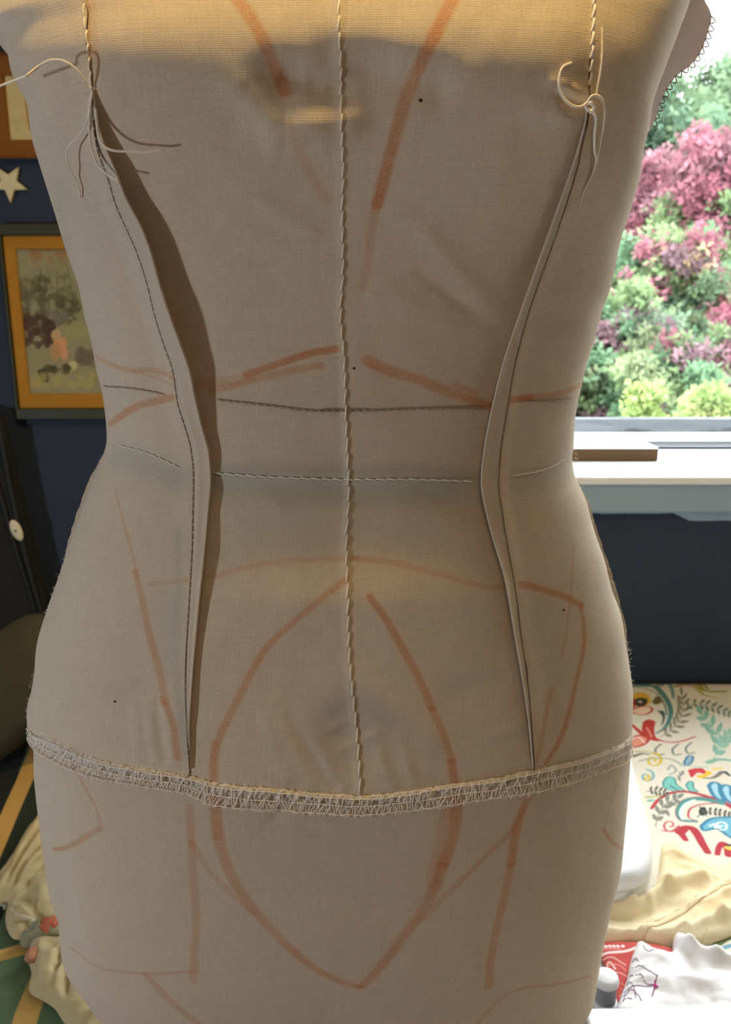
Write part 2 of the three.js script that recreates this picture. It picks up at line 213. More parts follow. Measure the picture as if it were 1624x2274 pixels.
// ---------------------------------------------------------------- muslin: weave, slubs, chalk and blue-green dye drawn on the cloth's own (angle, height) plane
const UP = { y0: 0.9, y1: YTOP }, LOW = { y0: YBOT, y1: 1.0 };
const CHALK = [   // width in px of the photograph, strength, points
  [22, 0.62, [520, -10], [548, 25], [590, 100], [615, 160], [632, 205]], [20, 0.2, [640, 270], [660, 320], [690, 385], [725, 440]],
  [22, 0.72, [1008, -8], [975, 60], [940, 130], [910, 200], [890, 260], [868, 340], [850, 410], [838, 455]], [18, 0.3, [840, 440], [828, 500], [816, 590], [806, 640]],
  [18, 0.85, [548, 832], [620, 808], [690, 785], [746, 775]], [18, 0.4, [470, 868], [560, 845], [640, 825], [715, 812]], [26, 0.25, [430, 850], [500, 848], [560, 835]],
  [14, 0.38, [213, 792], [250, 810], [290, 822], [340, 822], [395, 835]], [9, 0.22, [300, 825], [400, 855], [440, 868]], [20, 0.6, [243, 943], [300, 905], [350, 890], [390, 880]],
  [26, 0.65, [815, 800], [870, 825], [930, 843], [985, 865], [1060, 893], [1086, 902]], [14, 0.5, [1010, 855], [1058, 872]], [14, 0.3, [820, 812], [870, 835]],
  [18, 0.75, [1100, 885], [1145, 885], [1180, 882]], [16, 0.5, [1145, 885], [1215, 878], [1260, 868], [1290, 855]],
  [14, 0.25, [330, 1297], [400, 1290], [480, 1278], [540, 1262], [620, 1248], [700, 1242], [790, 1240]], [15, 0.34, [790, 1240], [860, 1247], [940, 1265], [1010, 1285], [1080, 1303], [1125, 1302]], [20, 0.8, [1155, 1297], [1210, 1310], [1260, 1327], [1292, 1345]],
  [16, 0.68, [1290, 1345], [1298, 1400], [1297, 1440], [1282, 1510], [1268, 1570], [1255, 1615], [1235, 1660], [1213, 1692]], [10, 0.3, [1276, 1210], [1268, 1320], [1260, 1400], [1248, 1460]], [14, 0.38, [1226, 1530], [1210, 1600], [1200, 1650], [1190, 1690]],
  [16, 0.5, [770, 1285], [720, 1325], [660, 1375], [600, 1430], [560, 1490], [530, 1550], [500, 1610], [480, 1660], [474, 1720], [478, 1780], [485, 1850], [497, 1900], [520, 1955], [560, 2015], [600, 2060], [650, 2110], [700, 2150], [760, 2180], [800, 2191]],
  [17, 0.3, [476, 1650], [474, 1720], [478, 1790], [483, 1860]],
  [18, 0.72, [822, 1326], [860, 1380], [900, 1450], [935, 1515], [960, 1575]], [16, 0.5, [960, 1575], [985, 1630], [1003, 1690]], [18, 0.7, [1003, 1690], [1012, 1750], [1015, 1800], [1005, 1860], [985, 1920]], [17, 0.55, [985, 1920], [965, 1975], [935, 2030], [905, 2070], [860, 2130], [815, 2180], [798, 2192]], [18, 0.3, [992, 1800], [975, 1880], [958, 1970]],
  [12, 0.34, [1165, 1785], [1140, 1840], [1080, 1900], [1010, 1970], [960, 2020], [930, 2050]], [15, 0.55, [1172, 1775], [1155, 1815], [1143, 1860], [1135, 1920]], [14, 0.48, [1135, 1920], [1120, 1990], [1100, 2080], [1090, 2140], [1086, 2195]],
  [12, 0.34, [420, 1790], [425, 1860], [430, 1950], [436, 2040], [432, 2120], [430, 2185]], [12, 0.26, [425, 1870], [470, 1940], [520, 1990], [562, 2032]],
  [8, 0.28, [255, 1090], [285, 1200], [305, 1280]], [18, 0.42, [300, 1270], [318, 1340], [330, 1400], [350, 1470], [370, 1560]], [15, 0.5, [362, 1550], [385, 1600], [396, 1685]],
  [8, 0.32, [165, 1700], [190, 1750], [215, 1800], [224, 1842]], [13, 0.42, [222, 1840], [180, 1865], [140, 1885], [118, 1887]],
  [10, 0.28, [150, 2105], [210, 2145], [260, 2158], [330, 2163], [430, 2158]], [18, 0.32, [325, 2165], [370, 2215], [430, 2265], [480, 2300]],
  [12, 0.32, [1060, 2276], [1110, 2220], [1160, 2195], [1240, 2185], [1312, 2168]], [6, 0.3, [1372, 1735], [1355, 1790], [1342, 1842]], [10, 0.45, [1340, 1842], [1365, 1875], [1384, 1885]], [14, 0.2, [130, 1660], [150, 1680], [160, 1695]],
  [20, 0.22, [200, 0], [205, 90], [208, 160]],
];
const DYE = [   // blue-green tailor's dye worn into the cloth along the waist and the left dart
  [70, 0.42, [480, 1075], [640, 1085], [780, 1092], [930, 1090], [1066, 1085]], [34, 0.34, [480, 1045], [600, 1040], [760, 1046], [900, 1040], [1060, 1055]], [80, 0.36, [255, 1010], [320, 1035], [398, 1062]], [60, 0.26, [1140, 1075], [1210, 1060], [1275, 1030]],
  [20, 0.36, [396, 1180], [398, 1330], [394, 1480], [404, 1590], [412, 1680]], [60, 0.22, [380, 1330], [376, 1480]], [90, 0.14, [560, 1150], [680, 1140]], [80, 0.12, [130, 420], [150, 560]],
];
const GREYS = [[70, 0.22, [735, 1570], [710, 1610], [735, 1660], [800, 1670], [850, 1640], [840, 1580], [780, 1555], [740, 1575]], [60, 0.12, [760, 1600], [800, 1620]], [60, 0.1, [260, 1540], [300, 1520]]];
const SPECKS = [[787, 817], [255, 1557], [1253, 1355], [935, 223]];
const NG = 512, grainA = new Float32Array(NG * NG), slubA = new Float32Array(NG * NG), blot = new Float32Array(NG * NG);
{ const r = rng(77); for (let y = 0; y < NG; y++) for (let x = 0; x < NG; x++) { grainA[y * NG + x] = r(); blot[y * NG + x] = fbm(x / 22, y / 22, 8, 3); slubA[y * NG + x] = 0.5 * vnoise(x / 18, y * 1.0, 5) + 0.5 * vnoise(x * 1.0, y / 22, 6); } }
function muslin(R) {
  const S = 2048, tp = (q) => [(q.phi + SIDE) / (2 * SIDE) * S, (1 - (q.Y - R.y0) / (R.y1 - R.y0)) * S];
  const paint = (list, layers) => canvas(S, S, (c) => {
    c.lineCap = c.lineJoin = 'round';
    for (const [w, s, ...pts] of list) {
      const line = dense(pts, 12).map(([x, y]) => hit(x, y)), width = w / FPX * 0.37 / (R.y1 - R.y0) * S;
      for (const [k, al] of layers) { c.strokeStyle = `rgba(255,255,255,${s * al * 0.78})`; c.lineWidth = width * k; c.beginPath(); line.forEach((q, i) => (i ? c.lineTo(...tp(q)) : c.moveTo(...tp(q)))); c.stroke(); }
    }
  }).getContext('2d').getImageData(0, 0, S, S).data;
  const hard = [[1.15, 0.3], [0.95, 0.35], [0.7, 0.45]], soft = [[1.5, 0.12], [1.2, 0.16], [0.95, 0.2], [0.7, 0.25], [0.4, 0.3]];
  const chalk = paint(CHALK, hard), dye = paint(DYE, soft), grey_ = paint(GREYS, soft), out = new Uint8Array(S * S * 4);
  for (let y = 0, k = 0; y < S; y++) for (let x = 0; x < S; x++, k += 4) {
    const g = grainA[(y & 511) * NG + (x & 511)], g2 = grainA[((y >> 1) & 511) * NG + ((x >> 1) & 511)], sl = slubA[(y & 511) * NG + (x & 511)];
    const m = 1 + 0.10 * (sl - 0.5) + 0.07 * (g - 0.5);
    let r = 212 * m, gg = 195 * m, b = 170 * m;
    const rough = clamp(0.2 + 0.95 * sl + 0.75 * (g2 - 0.5), 0, 1.25) * (0.5 + 0.95 * blot[((y >> 2) & 511) * NG + ((x >> 2) & 511)]);
    let a = clamp(dye[k + 3] / 255 * (0.25 + 1.05 * rough), 0, 1); r = lerp(r, 142 * m, a); gg = lerp(gg, 158 * m, a); b = lerp(b, 154 * m, a);
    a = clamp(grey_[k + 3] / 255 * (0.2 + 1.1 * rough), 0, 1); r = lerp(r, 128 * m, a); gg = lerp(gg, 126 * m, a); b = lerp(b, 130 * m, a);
    a = clamp(chalk[k + 3] / 255 * (0.45 + 0.75 * rough), 0, 1); r = lerp(r, 196 * m, a); gg = lerp(gg, 118 * m, a); b = lerp(b, 70 * m, a);
    const o = ((S - 1 - y) * S + x) * 4; out[o] = clamp(r, 0, 255); out[o + 1] = clamp(gg, 0, 255); out[o + 2] = clamp(b, 0, 255); out[o + 3] = 255;
  }
  for (const [px, py] of SPECKS) { const [tx, ty] = tp(hit(px, py)); for (let dy = -3; dy <= 3; dy++) for (let dx = -3; dx <= 3; dx++) { const x = Math.round(tx + dx), y = Math.round(ty + dy); if (x > 0 && y > 0 && x < S && y < S && dx * dx + dy * dy < 6) { const o = ((S - 1 - y) * S + x) * 4; out[o] = 52; out[o + 1] = 42; out[o + 2] = 34; } } }
  const t = new THREE.DataTexture(out, S, S); t.magFilter = THREE.LinearFilter; t.colorSpace = THREE.SRGBColorSpace; t.wrapS = t.wrapT = THREE.ClampToEdgeWrapping; t.needsUpdate = true;
  return new THREE.MeshPhysicalMaterial({ map: t, roughness: 0.95, specularIntensity: 0.25, sheen: 0.25, sheenRoughness: 0.6, sheenColor: new THREE.Color(0.8, 0.78, 0.75), bumpMap: rep(weave, 12, (R.y1 - R.y0) / 0.043), bumpScale: 0.00016, side: THREE.DoubleSide });
}
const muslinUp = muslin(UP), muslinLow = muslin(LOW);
const threadMat = std({ color: css(248, 238, 220), roughness: 0.95 }), muslinPlain = new THREE.MeshPhysicalMaterial({ color: css(208, 191, 167), roughness: 0.95, specularIntensity: 0.25, bumpMap: rep(weave, 8, 8), bumpScale: 0.00014, side: THREE.DoubleSide });
const darkThread = std({ color: css(168, 148, 124) }), greenThread = std({ color: css(238, 240, 222) });

const form = thing('dress_form', 'muslin covered dress form with pinched darts and orange chalk lines filling the photo', 'dress form', [X0, 0, -FD]);
const own = (g) => g.translate(-X0, 0, FD);   // the form's children stand in its own axes
const part = (name, geo, mat, label, parent = form) => { const m = mesh(name, own(geo), mat, parent); if (label) m.userData.label = label; return m; };
const uvOf = (R, phi, Y) => [(phi + SIDE) / (2 * SIDE), (Y - R.y0) / (R.y1 - R.y0)];
function buildPanel(name, nu, nv, phi0, phi1, R, lower, raise, mat, label) {
  const where = [], g = grid(nu, nv, (u, v) => {
    let Y = lerp(lower ? YBOT : 0.95, lower ? 0.95 : YTOP, v), phi = 0;
    for (let k = 0; k < 5; k++) { phi = lerp(phi0(Y), phi1(Y), u); const h = hemY(clamp(phi, -1.5, 1.5)); Y = lower ? lerp(YBOT, h, v) : lerp(h, YTOP, v); }
    where.push(uvOf(R, phi, Y));
    const P = surf(phi, Y), [px, py] = toPx(P), N = normalAt(phi, Y), facing = clamp((1.5 - Math.abs(phi)) / 0.3, 0, 1);
    return P.addScaledVector(N, relief(px, py) * facing + (raise ? raise(phi, Y, py) : 0));
  });
  where.forEach((t, k) => g.attributes.uv.setXY(k, ...t));
  return part(name, g, mat, label);
}
const rim = (stitch, lift) => (phi, Y, py) => { const d = Math.abs(phi - stitch(Y)) * 0.15, h = py > 195 && py < 1715 ? Math.min(0.0035, 0.0006 * lift(py)) : 0.0008; return h * Math.exp(-((d / 0.007) ** 2)); };
const seamDip = (phi, Y) => { const d = (phi - phiC(Y)) * 0.13; return 0.0007 * Math.exp(-((d / 0.002) ** 2)); };
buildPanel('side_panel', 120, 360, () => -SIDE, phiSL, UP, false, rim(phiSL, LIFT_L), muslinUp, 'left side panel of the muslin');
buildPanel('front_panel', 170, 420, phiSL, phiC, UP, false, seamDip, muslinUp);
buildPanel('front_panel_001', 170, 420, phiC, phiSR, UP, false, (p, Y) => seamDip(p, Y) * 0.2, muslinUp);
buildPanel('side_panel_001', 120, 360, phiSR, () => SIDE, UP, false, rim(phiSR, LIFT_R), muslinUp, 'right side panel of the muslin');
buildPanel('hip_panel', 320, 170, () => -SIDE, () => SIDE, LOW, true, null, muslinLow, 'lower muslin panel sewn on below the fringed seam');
{ // back, top and underside close the form
  const back = grid(90, 120, (u, v) => surf(lerp(SIDE - 0.01, 2 * Math.PI - SIDE + 0.01, u), lerp(YBOT, YTOP, v)));
  part('back_panel', back, muslinPlain);
  const capGrid = (Y, dy) => grid(120, 24, (u, v) => { const p = surf(lerp(-Math.PI, Math.PI, u), Y), k = Math.cos(v * Math.PI / 2); return V(X0 + (p.x - X0) * k, Y + dy * Math.sin(v * Math.PI / 2), -FD + (p.z + FD) * k); });
  part('shoulder_cap', capGrid(YTOP, 0.09), muslinPlain);
  part('base_cap', capGrid(YBOT, -0.025), muslinPlain);
  part('stand_pole', new THREE.CylinderGeometry(0.014, 0.014, YBOT - 0.01, 24).translate(X0, (YBOT - 0.01) / 2 + 0.005, -FD), std({ color: css(60, 58, 56), metalness: 0.8, roughness: 0.4 }));
  part('stand_base', new THREE.LatheGeometry([[0, 0.0005], [0.12, 0.0005], [0.125, 0.008], [0.115, 0.02], [0.03, 0.035], [0.016, 0.05], [0, 0.05]].map((p) => new THREE.Vector2(...p)), 48).translate(X0, 0, -FD), std({ color: css(48, 46, 45), metalness: 0.6, roughness: 0.5 }));
}
// ---------------------------------------------------------------- sewing: pinched darts, stitching, fringed seam, loose threads
function dartFold(stitch, tip, lift, dir) {   // a fold of cloth standing off the form, leaning towards the middle
  const sx = table(stitch.map(([x, y]) => [y, x])), tx = table(tip.map(([x, y]) => [y, x])), y0 = tip[0][1], y1 = tip[tip.length - 1][1], rows = 300, line = [];
  const g = grid(11, rows, (u, v, i) => {
    const y = lerp(y1, y0, v), h = lift(y) * 0.001, S = hit(sx(y), y), Q = hit(tx(y), y), end = Math.sin(Math.PI * clamp(v, 0, 1)) ** 0.3, wob = 0.0005 * (vnoise(y / 60, 3, 8) - 0.5);
    const B = S.P.clone().addScaledVector(S.N, Math.min(0.0035, h * 0.6) + relief(sx(y), y)), T = Q.P.clone().addScaledVector(Q.d, -(h + wob) / -Q.d.dot(Q.N));
    const out = V(T.x - B.x, 0, T.z - B.z), n = V(0, 1, 0).cross(out).multiplyScalar(dir).normalize(), th = 0.0011 * end;
    const k = [0, 0.12, 0.4, 0.7, 0.93, 1.0, 1.0, 0.93, 0.7, 0.4, 0.15, 0][i], back = i >= 6;
    const p = B.clone().lerp(T, k).addScaledVector(n, Math.sin(k * Math.PI) * 0.0012 + (back ? -th : 0));
    if (i === 5 || i === 6) p.addScaledVector(V(T.x - B.x, 0, T.z - B.z).normalize(), i === 5 ? 0 : -0.0002);
    if (i === 11) p.copy(S.P).addScaledVector(S.N, -0.002).addScaledVector(V(dir, 0, 0), 0.001);
    if (i === 0) { p.copy(S.P).addScaledVector(S.N, -0.001); }
    if (i === 1) { p.copy(B); line.push(B.clone().addScaledVector(S.N, 0.0002)); }
    return p;
  }, (u, v) => [u * 0.1, v * 2]);
  if (dir < 0) { const a = g.index.array; for (let i = 0; i < a.length; i += 3) { const t = a[i]; a[i] = a[i + 1]; a[i + 1] = t; } g.computeVertexNormals(); }
  return [g, line];
}
function stitches(line, len, gap, r) {   // short thread lengths laid end to end along a line of points
  const c = new THREE.CatmullRomCurve3(line), L = c.getLength(), out = [];
  for (let s = 0; s + len < L; s += len + gap) { const p = [0, 0.5, 1].map((k) => c.getPointAt((s + k * len) / L)); out.push(tube(p, r, 3, 5)); }
  return out;
}
const stuff = (m) => { m.userData.kind = 'stuff'; return m; };
for (const [st, tp, lf, dir, lab] of [[STITCH_L, TIP_L, LIFT_L, 1, 'pinched fold of the left dart'], [STITCH_R, TIP_R, LIFT_R, -1, 'pinched fold of the right dart']]) {
  const [g, line] = dartFold(st, tp, lf, dir), f = part('dart_fold' + (dir < 0 ? '_001' : ''), g, muslinPlain, lab);
  const s = mesh('dart_stitching', stitches(line, 0.0034, 0.0006, 0.00018).map(own), darkThread, f); s.userData.label = 'brown machine stitching';
}
function seamRope(pts, mat, name, label, r = 0.0006, pitch = 34, amp = 3) {   // slanting stitches that pull the seam into a cord
  const line = dense(pts, 4), out = [];
  let acc = 0; const step = pitch;
  const cum = [0]; for (let i = 1; i < line.length; i++) cum.push(cum[i - 1] + Math.hypot(line[i][0] - line[i - 1][0], line[i][1] - line[i - 1][1]));
  const atL = (s) => { let i = 1; while (i < line.length - 1 && cum[i] < s) i++; const t = clamp((s - cum[i - 1]) / (cum[i] - cum[i - 1]), 0, 1); return [lerp(line[i - 1][0], line[i][0], t), lerp(line[i - 1][1], line[i][1], t), (line[i][0] - line[i - 1][0]) / (cum[i] - cum[i - 1]), (line[i][1] - line[i - 1][1]) / (cum[i] - cum[i - 1])]; };
  for (let s = 0; s < cum[cum.length - 1] - step * 0.9; s += step) {
    const P = [[0, -amp, -0.2], [0.25, -amp * 0.5, 0.9], [0.55, amp * 0.35, 1.0], [0.85, amp, 0.4], [0.98, amp * 0.9, -0.3]].map(([k, o, l]) => { const [x, y, dx, dy] = atL(s + k * step); return at3(x - dy * o, y + dx * o, l * r + 0.0003); });
    out.push(tube(P, r, 10, 6));
  }
  const m = mesh(name, out.map(own), mat, form); if (label) m.userData.label = label; return m;
}
seamRope(CENTRE.filter((p) => p[1] > -40), threadMat, 'centre_seam', 'corded vertical seam down the middle', 0.00042, 36, 1.7);
seamRope([[232, 857], [300, 862], [385, 880], [404, 888]], darkThread, 'waist_stitching', 'dark upper waist stitching', 0.00032, 16, 0.8);
seamRope([[484, 887], [600, 900], [700, 912], [770, 912], [900, 908], [1000, 906], [1086, 905]], darkThread, 'waist_stitching_001', 'dark upper waist stitching', 0.00036, 17, 0.9);
seamRope([[700, 912], [715, 909], [770, 908], [830, 909]], darkThread, 'waist_stitching_002', null, 0.0003, 17, 0.9);
seamRope([[1142, 892], [1200, 890], [1250, 886], [1277, 883]], darkThread, 'waist_stitching_003', null, 0.00034, 16, 0.8);
seamRope([[265, 990], [325, 1006], [400, 1040]], greenThread, 'lower_waist_stitching', 'pale lower waist stitching', 0.00032, 18, 0.9);
seamRope([[476, 1051], [600, 1060], [770, 1065], [900, 1065], [1066, 1070]], greenThread, 'lower_waist_stitching_001', 'pale lower waist stitching', 0.0004, 24, 1.2);
seamRope([[1138, 1058], [1200, 1045], [1240, 1028], [1264, 1013]], greenThread, 'lower_waist_stitching_002', null, 0.0003, 18, 0.9);
seamRope([[187, -20], [190, 40], [196, 100], [204, 190]], threadMat, 'bust_seam', 'upright seam above the left dart', 0.00045, 30, 1.4);
seamRope([[1322, -20], [1318, 40], [1315, 120], [1309, 205]], threadMat, 'bust_seam_001', 'upright seam above the right dart', 0.00055, 30, 1.2);
// the two pieces are joined by a fringed overlocked seam that stands on the outside
{
  const up = dense(HEM_UP, 3), low = dense(HEM_LOW, 3), n = Math.min(up.length, low.length) - 1, pick = (l, t) => { const k = clamp(t, 0, 1) * (l.length - 1), i = Math.min(l.length - 2, Math.floor(k)); return [lerp(l[i][0], l[i + 1][0], k - i), lerp(l[i][1], l[i + 1][1], k - i)]; };
  const N = 620, across = 8, memo = new Map();
  const strip = grid(N, across, (u, v) => {
    const a = pick(up, u), b = pick(low, u), e = 4.5 * (vnoise(u * 220, 1, 3) - 0.5), f = 9 * (vnoise(u * 260, 7, 4) - 0.5), k = (1 - v) * 0.66, x = lerp(a[0], b[0], k), y = lerp(a[1] + e, b[1] - 3 + f, k), q = hit(x, y);
    const h = v < 0.06 || v > 0.94 ? -0.0004 : 0.0007 + 0.001 * vnoise(u * 330, v * 5, 9) * Math.sin(Math.PI * (0.15 + 0.7 * v)) - 0.0011 * sstep(0.55, 0.7, vnoise(u * 170, v * 3.1, 17)) * (v < 0.6 ? 1 : 0.3);
    return q.P.addScaledVector(q.N, h + relief(x, y));
  }, (u, v) => [u * 8, v * 0.2]);
  const band = part('fringed_seam', strip, std({ color: css(246, 236, 220), roughness: 1, bumpMap: rep(weave, 6, 3), bumpScale: 0.0003, side: THREE.DoubleSide }), 'frayed overlocked seam allowance across the hips');
  const r = rng(21), loops = [];
  const on = (x, y, h) => { const q = hit(x, y); return q.P.addScaledVector(q.N, h + relief(x, y)); };
  for (let i = 0; i < 330; i++) {   // zigzag of thin threads, loosely crossing, with loops hanging over the lower edge
    const u = (i + r() * 0.9) / 330, lean = (r() < 0.5 ? 1 : -1) * (0.003 + 0.006 * r()), pts = [], long = r() < 0.14 ? 9 * r() : 0, k0 = r() < 0.35 ? 0.02 : 0.25 + 0.35 * r();
    for (let s = 0; s <= 4; s++) { const t = s / 4, k = lerp(k0, 0.97, t), A = pick(up, u + lean * (t - 0.5)), B = pick(low, u + lean * (t - 0.5)); pts.push(on(lerp(A[0], B[0], k) + 4 * (r() - 0.5), lerp(A[1], B[1], k) + 3 * (r() - 0.5) + (s === 4 ? long : 0), s === 4 ? 0.0008 : 0.0014 + 0.0008 * r())); }
    loops.push(tube(pts, 0.00014 + 0.00009 * r(), 9, 4));
    if (r() < 0.55) { const B = pick(low, u), C = pick(low, u + 0.003 + 0.003 * r()); loops.push(tube([on(B[0], B[1] - 3, 0.0012), on((B[0] + C[0]) / 2, (B[1] + C[1]) / 2 + 2 + 5 * r(), 0.0009), on(C[0], C[1] - 4, 0.0013)], 0.00016, 6, 4)); }
    if (r() < 0.5) { const A = pick(up, u), C = pick(up, u + 0.004); loops.push(tube([on(A[0], A[1] + 5, 0.0014), on((A[0] + C[0]) / 2, (A[1] + C[1]) / 2 - 3 * r(), 0.001), on(C[0], C[1] + 6, 0.0014)], 0.00016, 6, 4)); }
  }
  for (let m = 0; m < 3; m++) { const pts = []; for (let i = 0; i <= 150; i++) { const u = i / 150, A = pick(up, u), B = pick(low, u), k = [0.12, 0.5, 0.94][m] + 0.06 * (vnoise(u * 90, m, 6) - 0.5); pts.push(on(lerp(A[0], B[0], k), lerp(A[1], B[1], k), 0.0018)); } loops.push(tube(pts, 0.0002, 700, 4)); }
  stuff(mesh('overlock_thread', loops.map(own), std({ color: css(255, 248, 236), roughness: 1 }), band));
}
// loose threads: measured course, with its own height over the cloth
const threadAt = ([x, y, h]) => { const q = hit(x, y); return q.P.addScaledVector(q.d, -(h ?? 1) * 0.001 / Math.max(0.3, -q.d.dot(q.N))); };
function looseThread(pts, r = 0.0005, label) { const m = mesh('loose_thread', own(tube(pts.map(threadAt), r, pts.length * 8, 6)), threadMat, form); if (label) m.userData.label = label; return m; }
looseThread([[205, 196, 1], [196, 192, 2], [186, 176, 4], [165, 150, 7], [140, 135, 9], [112, 134, 10], [85, 148, 11], [60, 168, 12]], 0.00045, 'thread end looping off to the left');
{ const a = threadAt([60, 168, 12]), b = a.clone(); const far = [[40, 176], [18, 184], [-8, 194]].map(([x, y], i) => atZ(x, y, a.z - 0.004 * (i + 1))); mesh('loose_thread', own(tube([b, ...far], 0.00045, 20, 6)), threadMat, form); }
looseThread([[204, 200, 1], [198, 230, 2], [195, 262, 2.5], [186, 288, 4], [165, 312, 5], [150, 330, 5], [148, 350, 4.5], [156, 376, 3.5], [164, 392, 2], [176, 420, 1.2], [178, 440, 0.8]], 0.00032);
looseThread([[206, 203, 1], [200, 240, 3], [198, 290, 4], [204, 330, 5], [214, 360, 6], [236, 385, 7], [264, 402, 9]], 0.00045);
looseThread([[212, 240, 2], [217, 290, 5], [222, 312, 7], [236, 328, 8], [256, 335, 8], [290, 336, 7], [330, 337, 6], [356, 332, 5]], 0.00052, 'short cut thread end pointing right');
looseThread([[1338, 60, 0.6], [1337, 130, 0.8], [1333, 165, 1], [1328, 190, 1.4], [1324, 212, 2.2]], 0.0005);
looseThread([[1270, 140, 0.5], [1250, 150, 1.2], [1242, 175, 2], [1243, 198, 3], [1254, 220, 4], [1272, 235, 4.6], [1290, 237, 4.6], [1304, 228, 4.6], [1314, 214, 5], [1326, 212, 5], [1338, 222, 4.6], [1343, 245, 4], [1341, 275, 3.4], [1334, 315, 2.8], [1325, 355, 2.2], [1316, 385, 1.6], [1296, 425, 1.1], [1284, 462, 0.8]], 0.00055, 'knotted thread looped at the right bust point');
looseThread([[1298, 232, 2], [1306, 244, 4], [1318, 250, 4], [1324, 262, 3.6], [1321, 300, 3], [1322, 340, 2.4], [1327, 358, 1.6]], 0.0006);
looseThread([[1300, 236, 2.5], [1312, 228, 5.6], [1320, 238, 5.4], [1314, 248, 4.6], [1304, 242, 4]], 0.0007, 'thread knot');
// seam allowance of the armhole, backlit, with a looped overlock edge
{
  const inner = [[1436, 300], [1452, 235], [1478, 160], [1505, 90], [1520, 40], [1528, 0], [1530, -60]], outer = [[1443, 293], [1457, 261], [1471, 219], [1499, 173], [1538, 142], [1561, 108], [1576, 61], [1580, 32], [1566, 0], [1556, -60]];
  const zi = -0.462, zo = -0.476, a = dense(inner, 6), b = dense(outer, 6), pk = (l, t) => l[Math.round(t * (l.length - 1))];
  const face = (dz) => (u, v) => { const p = pk(a, v), q = pk(b, v), jag = v > 0.55 ? 2 * (vnoise(v * 160, 2, 3) - 0.5) : 1.2 * (vnoise(v * 90, 2, 5) - 0.5); return atZ(lerp(p[0] - 22, q[0] + jag, u), lerp(p[1], q[1], u), lerp(zi, zo, u) + dz + 0.002 * Math.sin(u * 3 + v * 4)); };
  const cloth = new THREE.MeshPhysicalMaterial({ color: css(228, 214, 206), roughness: 1, transmission: 0.5, thickness: 0, side: THREE.DoubleSide, bumpMap: rep(weave, 3, 8), bumpScale: 0.00014 });
  const g = mergeGeometries([plain(grid(10, 90, face(0.0004))), plain(grid(10, 90, face(-0.0004)))]);
  const flap = part('armhole_edge', g, cloth, 'pinkish raw armhole edge against the window');
  const line = dense(outer, 2), loops = []; const r = rng(3);
  for (let i = 6; i < 150 && i < line.length - 12; i += 9) { const q = line[i], w = line[Math.min(line.length - 1, i + 9)], m = [(q[0] + w[0]) / 2, (q[1] + w[1]) / 2], nx = w[1] - q[1], ny = -(w[0] - q[0]), L = Math.hypot(nx, ny), o = -(6 + 3.5 * r()); loops.push(tube([atZ(q[0] - 2, q[1] - 2, zo), atZ(lerp(q[0], m[0], 0.5) + nx / L * o, lerp(q[1], m[1], 0.5) + ny / L * o, zo + 0.001), atZ(m[0] + nx / L * o * 1.15, m[1] + ny / L * o * 1.15, zo), atZ(w[0] - 2, w[1] - 2, zo)], 0.0003, 10, 5)); }
  stuff(mesh('looped_edge', loops.map(own), std({ color: css(150, 136, 126) }), flap));
}
// raw edges of the side seams: narrow strips behind the outline and stray fibres
{
  const strip = (pts, off, z) => { const l = dense(pts, 6), n = l.length - 1, f = (dz) => grid(3, n, (u, v, i, j) => { const p = l[j], k = Math.sin(Math.PI * clamp(v, 0.03, 0.97)); return atZ(p[0] - off * 2 + (off * 3) * u * (0.4 + 0.6 * k) + (u > 0.9 ? 2.4 * (vnoise(j * 0.6, 4, 6) - 0.5) : 0), p[1], z + dz - u * 0.006); }); return mergeGeometries([plain(f(0)), plain(f(-0.0006))]); };
  part('side_seam_edge', strip([[238, 955], [230, 1005], [206, 1062], [185, 1130], [163, 1195], [140, 1262], [112, 1340]], -11, -0.492), muslinPlain, 'raw edge of the left side seam');
  part('side_seam_edge_001', strip([[1277, 1040], [1290, 1078], [1306, 1112], [1318, 1165], [1330, 1208], [1350, 1270], [1368, 1330], [1384, 1378], [1396, 1440], [1405, 1500]], 8, -0.492), muslinPlain, 'raw edge of the right side seam');
  const r = rng(14), hairs = [];
  const fuzz = (pts, sgn, count, len) => { const l = dense(pts, 2); for (let i = 0; i < count; i++) { const p = l[Math.floor(r() * l.length)], L = (2 + len * r() * r()), ang = (r() - 0.5) * 1.6, z = -0.488 + 0.01 * r(); hairs.push(tube([atZ(p[0] - sgn * 3, p[1], z), atZ(p[0] + sgn * L * 0.5 * Math.cos(ang), p[1] + L * 0.5 * Math.sin(ang), z), atZ(p[0] + sgn * L * Math.cos(ang * 1.6), p[1] + L * Math.sin(ang * 1.5), z + 0.001)], 0.00007 + 0.00005 * r(), 4, 3)); } };
  fuzz([[1277, 990], [1286, 1076], [1304, 1115], [1325, 1193], [1360, 1312], [1392, 1432], [1404, 1520]], 1, 120, 13); fuzz([[1338, 660], [1334, 700], [1326, 740]], 1, 18, 12); fuzz([[225, 1020], [202, 1072], [183, 1132], [138, 1259], [101, 1364]], -1, 70, 8); fuzz([[77, 1483], [60, 1565], [66, 1640]], -1, 30, 5);
  stuff(mesh('stray_fibre', hairs.map(own), threadMat, form));
}
